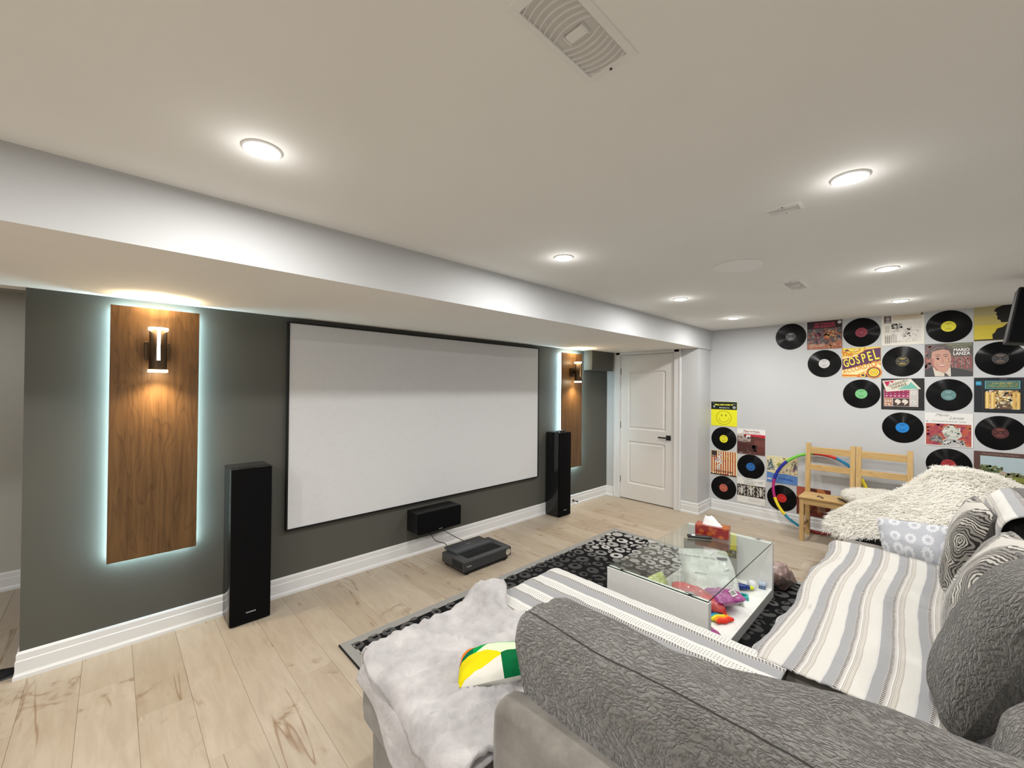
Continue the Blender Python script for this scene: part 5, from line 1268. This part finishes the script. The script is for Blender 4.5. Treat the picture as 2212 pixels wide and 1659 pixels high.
def NV(n_, a, b_, r): return softbox(n_, a, b_, r, flat((.020, .024, .038), .8), arm, .1, loc=(4.5, 0, 0))
NV('seat_base', (4.08, -.55, .01), (4.92, .52, .33), .05); NV('backrest', (4.20, -.72, .30), (4.94, -.36, .70), .08); 
def zfur(X, Y):
    ky = np.array([-.95, -.80, -.62, -.45, -.30, -.15, 0, .12, .25, .38, .50, .60, .70, .80]); kz = np.array([.55, .64, .745, .85, .92, .95, .925, .80, .685, .615, .565, .48, .41, .34])
    z = np.interp(Y, ky, kz)
    near = np.clip((4.62-X)/.62, 0, 1); z = z - near**1.3*(.34*np.clip((z-.42)/.5, 0, 1))
    z = z - .06*np.exp(-(((X-4.45)/.20)**2+((Y-.02)/.12)**2))
    far = np.clip((X-4.80)/.25, 0, 1); z = z - far**2*.20
    z = z - np.clip((4.11-X)/.10, 0, 1)**2*.06
    return z + .022*fbm(X*4, Y*4, 2.2, 3)
xs = np.linspace(4.03, 5.05, 56); ys = np.linspace(-.90, .635, 84); A_, Bq = np.meshgrid(xs, ys, indexing='ij'); Zf = zfur(A_, Bq)
# outline narrows towards the front tip
wid = np.interp(Bq, [-.9, -.3, .3, .52, .64], [.9, 1.0, 1.0, .82, .45]); Xf = 4.40+(A_-4.40)*wid
Zf = Zf - .0
fv = np.stack([Xf, Bq, Zf], -1)
throw = thing('fur_throw', 'long-haired white shag fur throw heaped over the low armchair', 'throw', FL)
bo = mesh_obj('backing', (fv.reshape(-1, 3)-np.array(FL)), grid_faces(len(xs), len(ys)), M_fur, throw, True)
m = bo.modifiers.new('t', 'SOLIDIFY'); m.thickness = .02; m.offset = -1
if bo.data.polygons[100].normal.z < 0: bo.data.flip_normals()
def sample_grid(fv, n):
    nu, nv = fv.shape[:2]; i = rng.integers(0, nu-1, n); j = rng.integers(0, nv-1, n); a, b_ = rng.random((n, 1)), rng.random((n, 1))
    p00, p10, p01, p11 = fv[i, j], fv[i+1, j], fv[i, j+1], fv[i+1, j+1]
    P = p00*(1-a)*(1-b_)+p10*a*(1-b_)+p01*(1-a)*b_+p11*a*b_; N = np.cross(p10-p00, p01-p00); N /= np.linalg.norm(N, axis=1, keepdims=True)+1e-9; return P, N
P_, N_ = sample_grid(fv, 46000); N_ = np.where(N_[:, 2:3] < 0, -N_, N_)
fl = np.stack([fbm(P_[:, 0]*2.2, P_[:, 1]*2.2, 1, 2)-.5, .6+fbm(P_[:, 0]*2.2+9, P_[:, 1]*2.2, 4, 2), -.9*np.ones(len(P_))], -1)
fur_blades('fur_strands', P_-np.array(FL), N_, fl, .044, .0034, M_fur, throw, .75, .9)
# fur cushion on the second chair
def fur_pillow(cx, cy, cz, w, d, h, rz, label):
    t = thing('fur_cushion', label, 'cushion', (cx, cy, cz), rz); nu, nv = 30, 40
    a = np.linspace(0, PI, nu); b_ = np.linspace(0, 2*PI, nv); A2, B2 = np.meshgrid(a, b_, indexing='ij')
    sg = lambda v, e: np.sign(v)*np.abs(v)**e
    X = w/2*sg(np.sin(A2), .8)*sg(np.cos(B2), .7); Y = d/2*sg(np.sin(A2), .8)*sg(np.sin(B2), .7); Z = h/2*np.cos(A2)*(1)+h/2
    Z = Z + .01*fbm(X*8, Y*8, 1, 2)
    g = np.stack([X, Y, Z], -1); mesh_obj('filling', g.reshape(-1, 3), grid_faces(nu, nv), M_fur, t, True)
    P, N = sample_grid(g, 12000); C0 = np.array([0, 0, h/2]); s = ((P-C0)*N).sum(1, keepdims=True); N = np.where(s < 0, -N, N)
    fur_blades('fur_strands', P, N, np.stack([0*P[:, 0], .3+0*P[:, 0], -.7+0*P[:, 0]], -1), .030, .0024, M_fur, t, .5, .9)
fur_pillow(5.22, .345, .475, .36, .60, .13, .05, 'white shag fur cushion lying across the wooden chair seats')

# ------------------------------------------------------------------ pine chairs
def chair(cy, label):
    t = thing('wooden_chair', label, 'chair', (5.30, cy, 0), 0, 'plain pine chairs along the record wall')
    hw = .188; xb = .115; xf = -.165
    for s in (-1, 1):
        bm = bmesh.new(); add_box(bm, xb, xb+.036, s*hw-.021, s*hw+.021, 0, .475)
        # rear post rakes back above the seat
        v0 = len(bm.verts); add_box(bm, xb, xb+.036, s*hw-.021, s*hw+.021, .475, .985); bm.verts.ensure_lookup_table()
        for v in list(bm.verts)[v0:]:
            if v.co.z > .6: v.co.x += .045
        bm_obj('rear_post', bm, M_pine_v, t)
        box('front_leg', xf, xf+.038, s*hw-.019, s*hw+.019, 0, .445, M_pine_v, t, bev=.002)
        box('side_rail', xf+.038, xb, s*hw-.010, s*hw+.010, .395, .445, M_pine_v, t)
        box('side_stretcher', xf+.038, xb, s*hw-.008, s*hw+.008, .14, .165, m_sd, t)
    box('front_rail', xf+.004, xf+.024, -hw+.019, hw-.019, .385, .445, M_pine_y, t)
    box('seat', xf-.02, xb+.0, -hw-.024, hw+.024, .446, .464, M_pine_y, t, bev=.003)
    box('top_rail', xb+.040, xb+.060, -hw+.021, hw-.021, .875, .945, M_pine_y, t, bev=.002)
    box('middle_rail', xb+.018, xb+.038, -hw+.021, hw-.021, .700, .760, M_pine_y, t, bev=.002)
m_sd = flat((.30, .16, .06), .5)
chair(.785, 'left pine chair, seat visible with a dark hook on it')
chair(.362, 'right pine chair with its seat hidden under the white fur cushion')
o = tube('hook', smooth_path([(5.195, .85, .470), (5.205, .835, .478), (5.20, .815, .470), (5.185, .80, .468), (5.165, .805, .468)], 6), .006, flat((.06, .04, .035), .4)); tag(o, 'small dark curved hook lying on the left pine chair seat', 'hook')
t = thing('goggles', 'black-rimmed looped goggles with strap on the left pine chair by the fur', 'goggles', (5.25, .63, .464))
def loop_pts(cx, cy, a, b_, rot, n=26): return [(cx+a*math.cos(2*PI*k/n)*math.cos(rot)-b_*math.sin(2*PI*k/n)*math.sin(rot), cy+a*math.cos(2*PI*k/n)*math.sin(rot)+b_*math.sin(2*PI*k/n)*math.cos(rot), .012+.010*math.sin(2*PI*k/n)) for k in range(n)]
tube('rim', loop_pts(-.06, .02, .055, .026, .5), .0045, M_black, t, closed=True); tube('rim', loop_pts(.03, .005, .05, .026, .2), .0045, M_black, t, closed=True)
tube('strap', smooth_path([(.07, .0, .02), (.11, -.05, .03), (.14, -.10, .045)], 8), .005, M_black, t)
# ------------------------------------------------------------------ hoop
t = thing('exercise_hoop', 'multicoloured segmented exercise hoop leaning on the wall behind the left pine chair', 'hoop', (5.50, .905, .0))
segs = [(-17, 12, (.42, .01, .16), 0), (12, 46, (.01, .02, .30), 1), (46, 84, (.16, .55, .05), 0), (84, 112, (.65, .04, .02), 1), (112, 138, (.0, .22, .45), 0), (138, 168, (.78, .62, .02), 1), (168, 200, (.42, .01, .16), 0), (200, 226, (.01, .02, .30), 1), (226, 250, (.12, .42, .06), 0), (250, 288, (.30, .01, .015), 1), (288, 315, (.0, .22, .36), 0), (315, 343, (.80, .64, .02), 1)]
Rh = .420
for a0, a1, c, rib in segs:
    n = 28; P = []
    for k in range(n+1):
        a = math.radians(a0+(a1-a0)*k/n); z = .437+Rh*math.sin(a); P.append((.005+.095*(z/.93), Rh*math.cos(a), z))
    tube('segment', P, .0165 if rib else .0145, flat(c, .45), t, n=12, radf=(lambda s: 1+.11*math.sin(s*2*PI*9)) if rib else None)
# black box hung near the ceiling at the right edge
t = thing('surround_speaker', 'black speaker box tilted on a ceiling mount at the right edge', 'speaker', (4.30, -.372, 2.24))
Mx = Matrix.Rotation(math.radians(9), 4, 'X')
bm = bmesh.new(); add_box(bm, -.10, .10, -.36, 0, -.36, 0, .006, M=Mx); bm_obj('cabinet', bm, M_black, t)
bm = bmesh.new(); add_box(bm, -.112, -.098, -.35, -.01, -.35, -.01, .004, M=Mx); bm_obj('grille', bm, M_grille, t)
bm = bmesh.new(); add_box(bm, -.02, .02, -.20, -.16, -.02, .07); add_box(bm, -.06, .06, -.24, -.12, .070, .083); bm_obj('mount', bm, M_dkgrey, t)
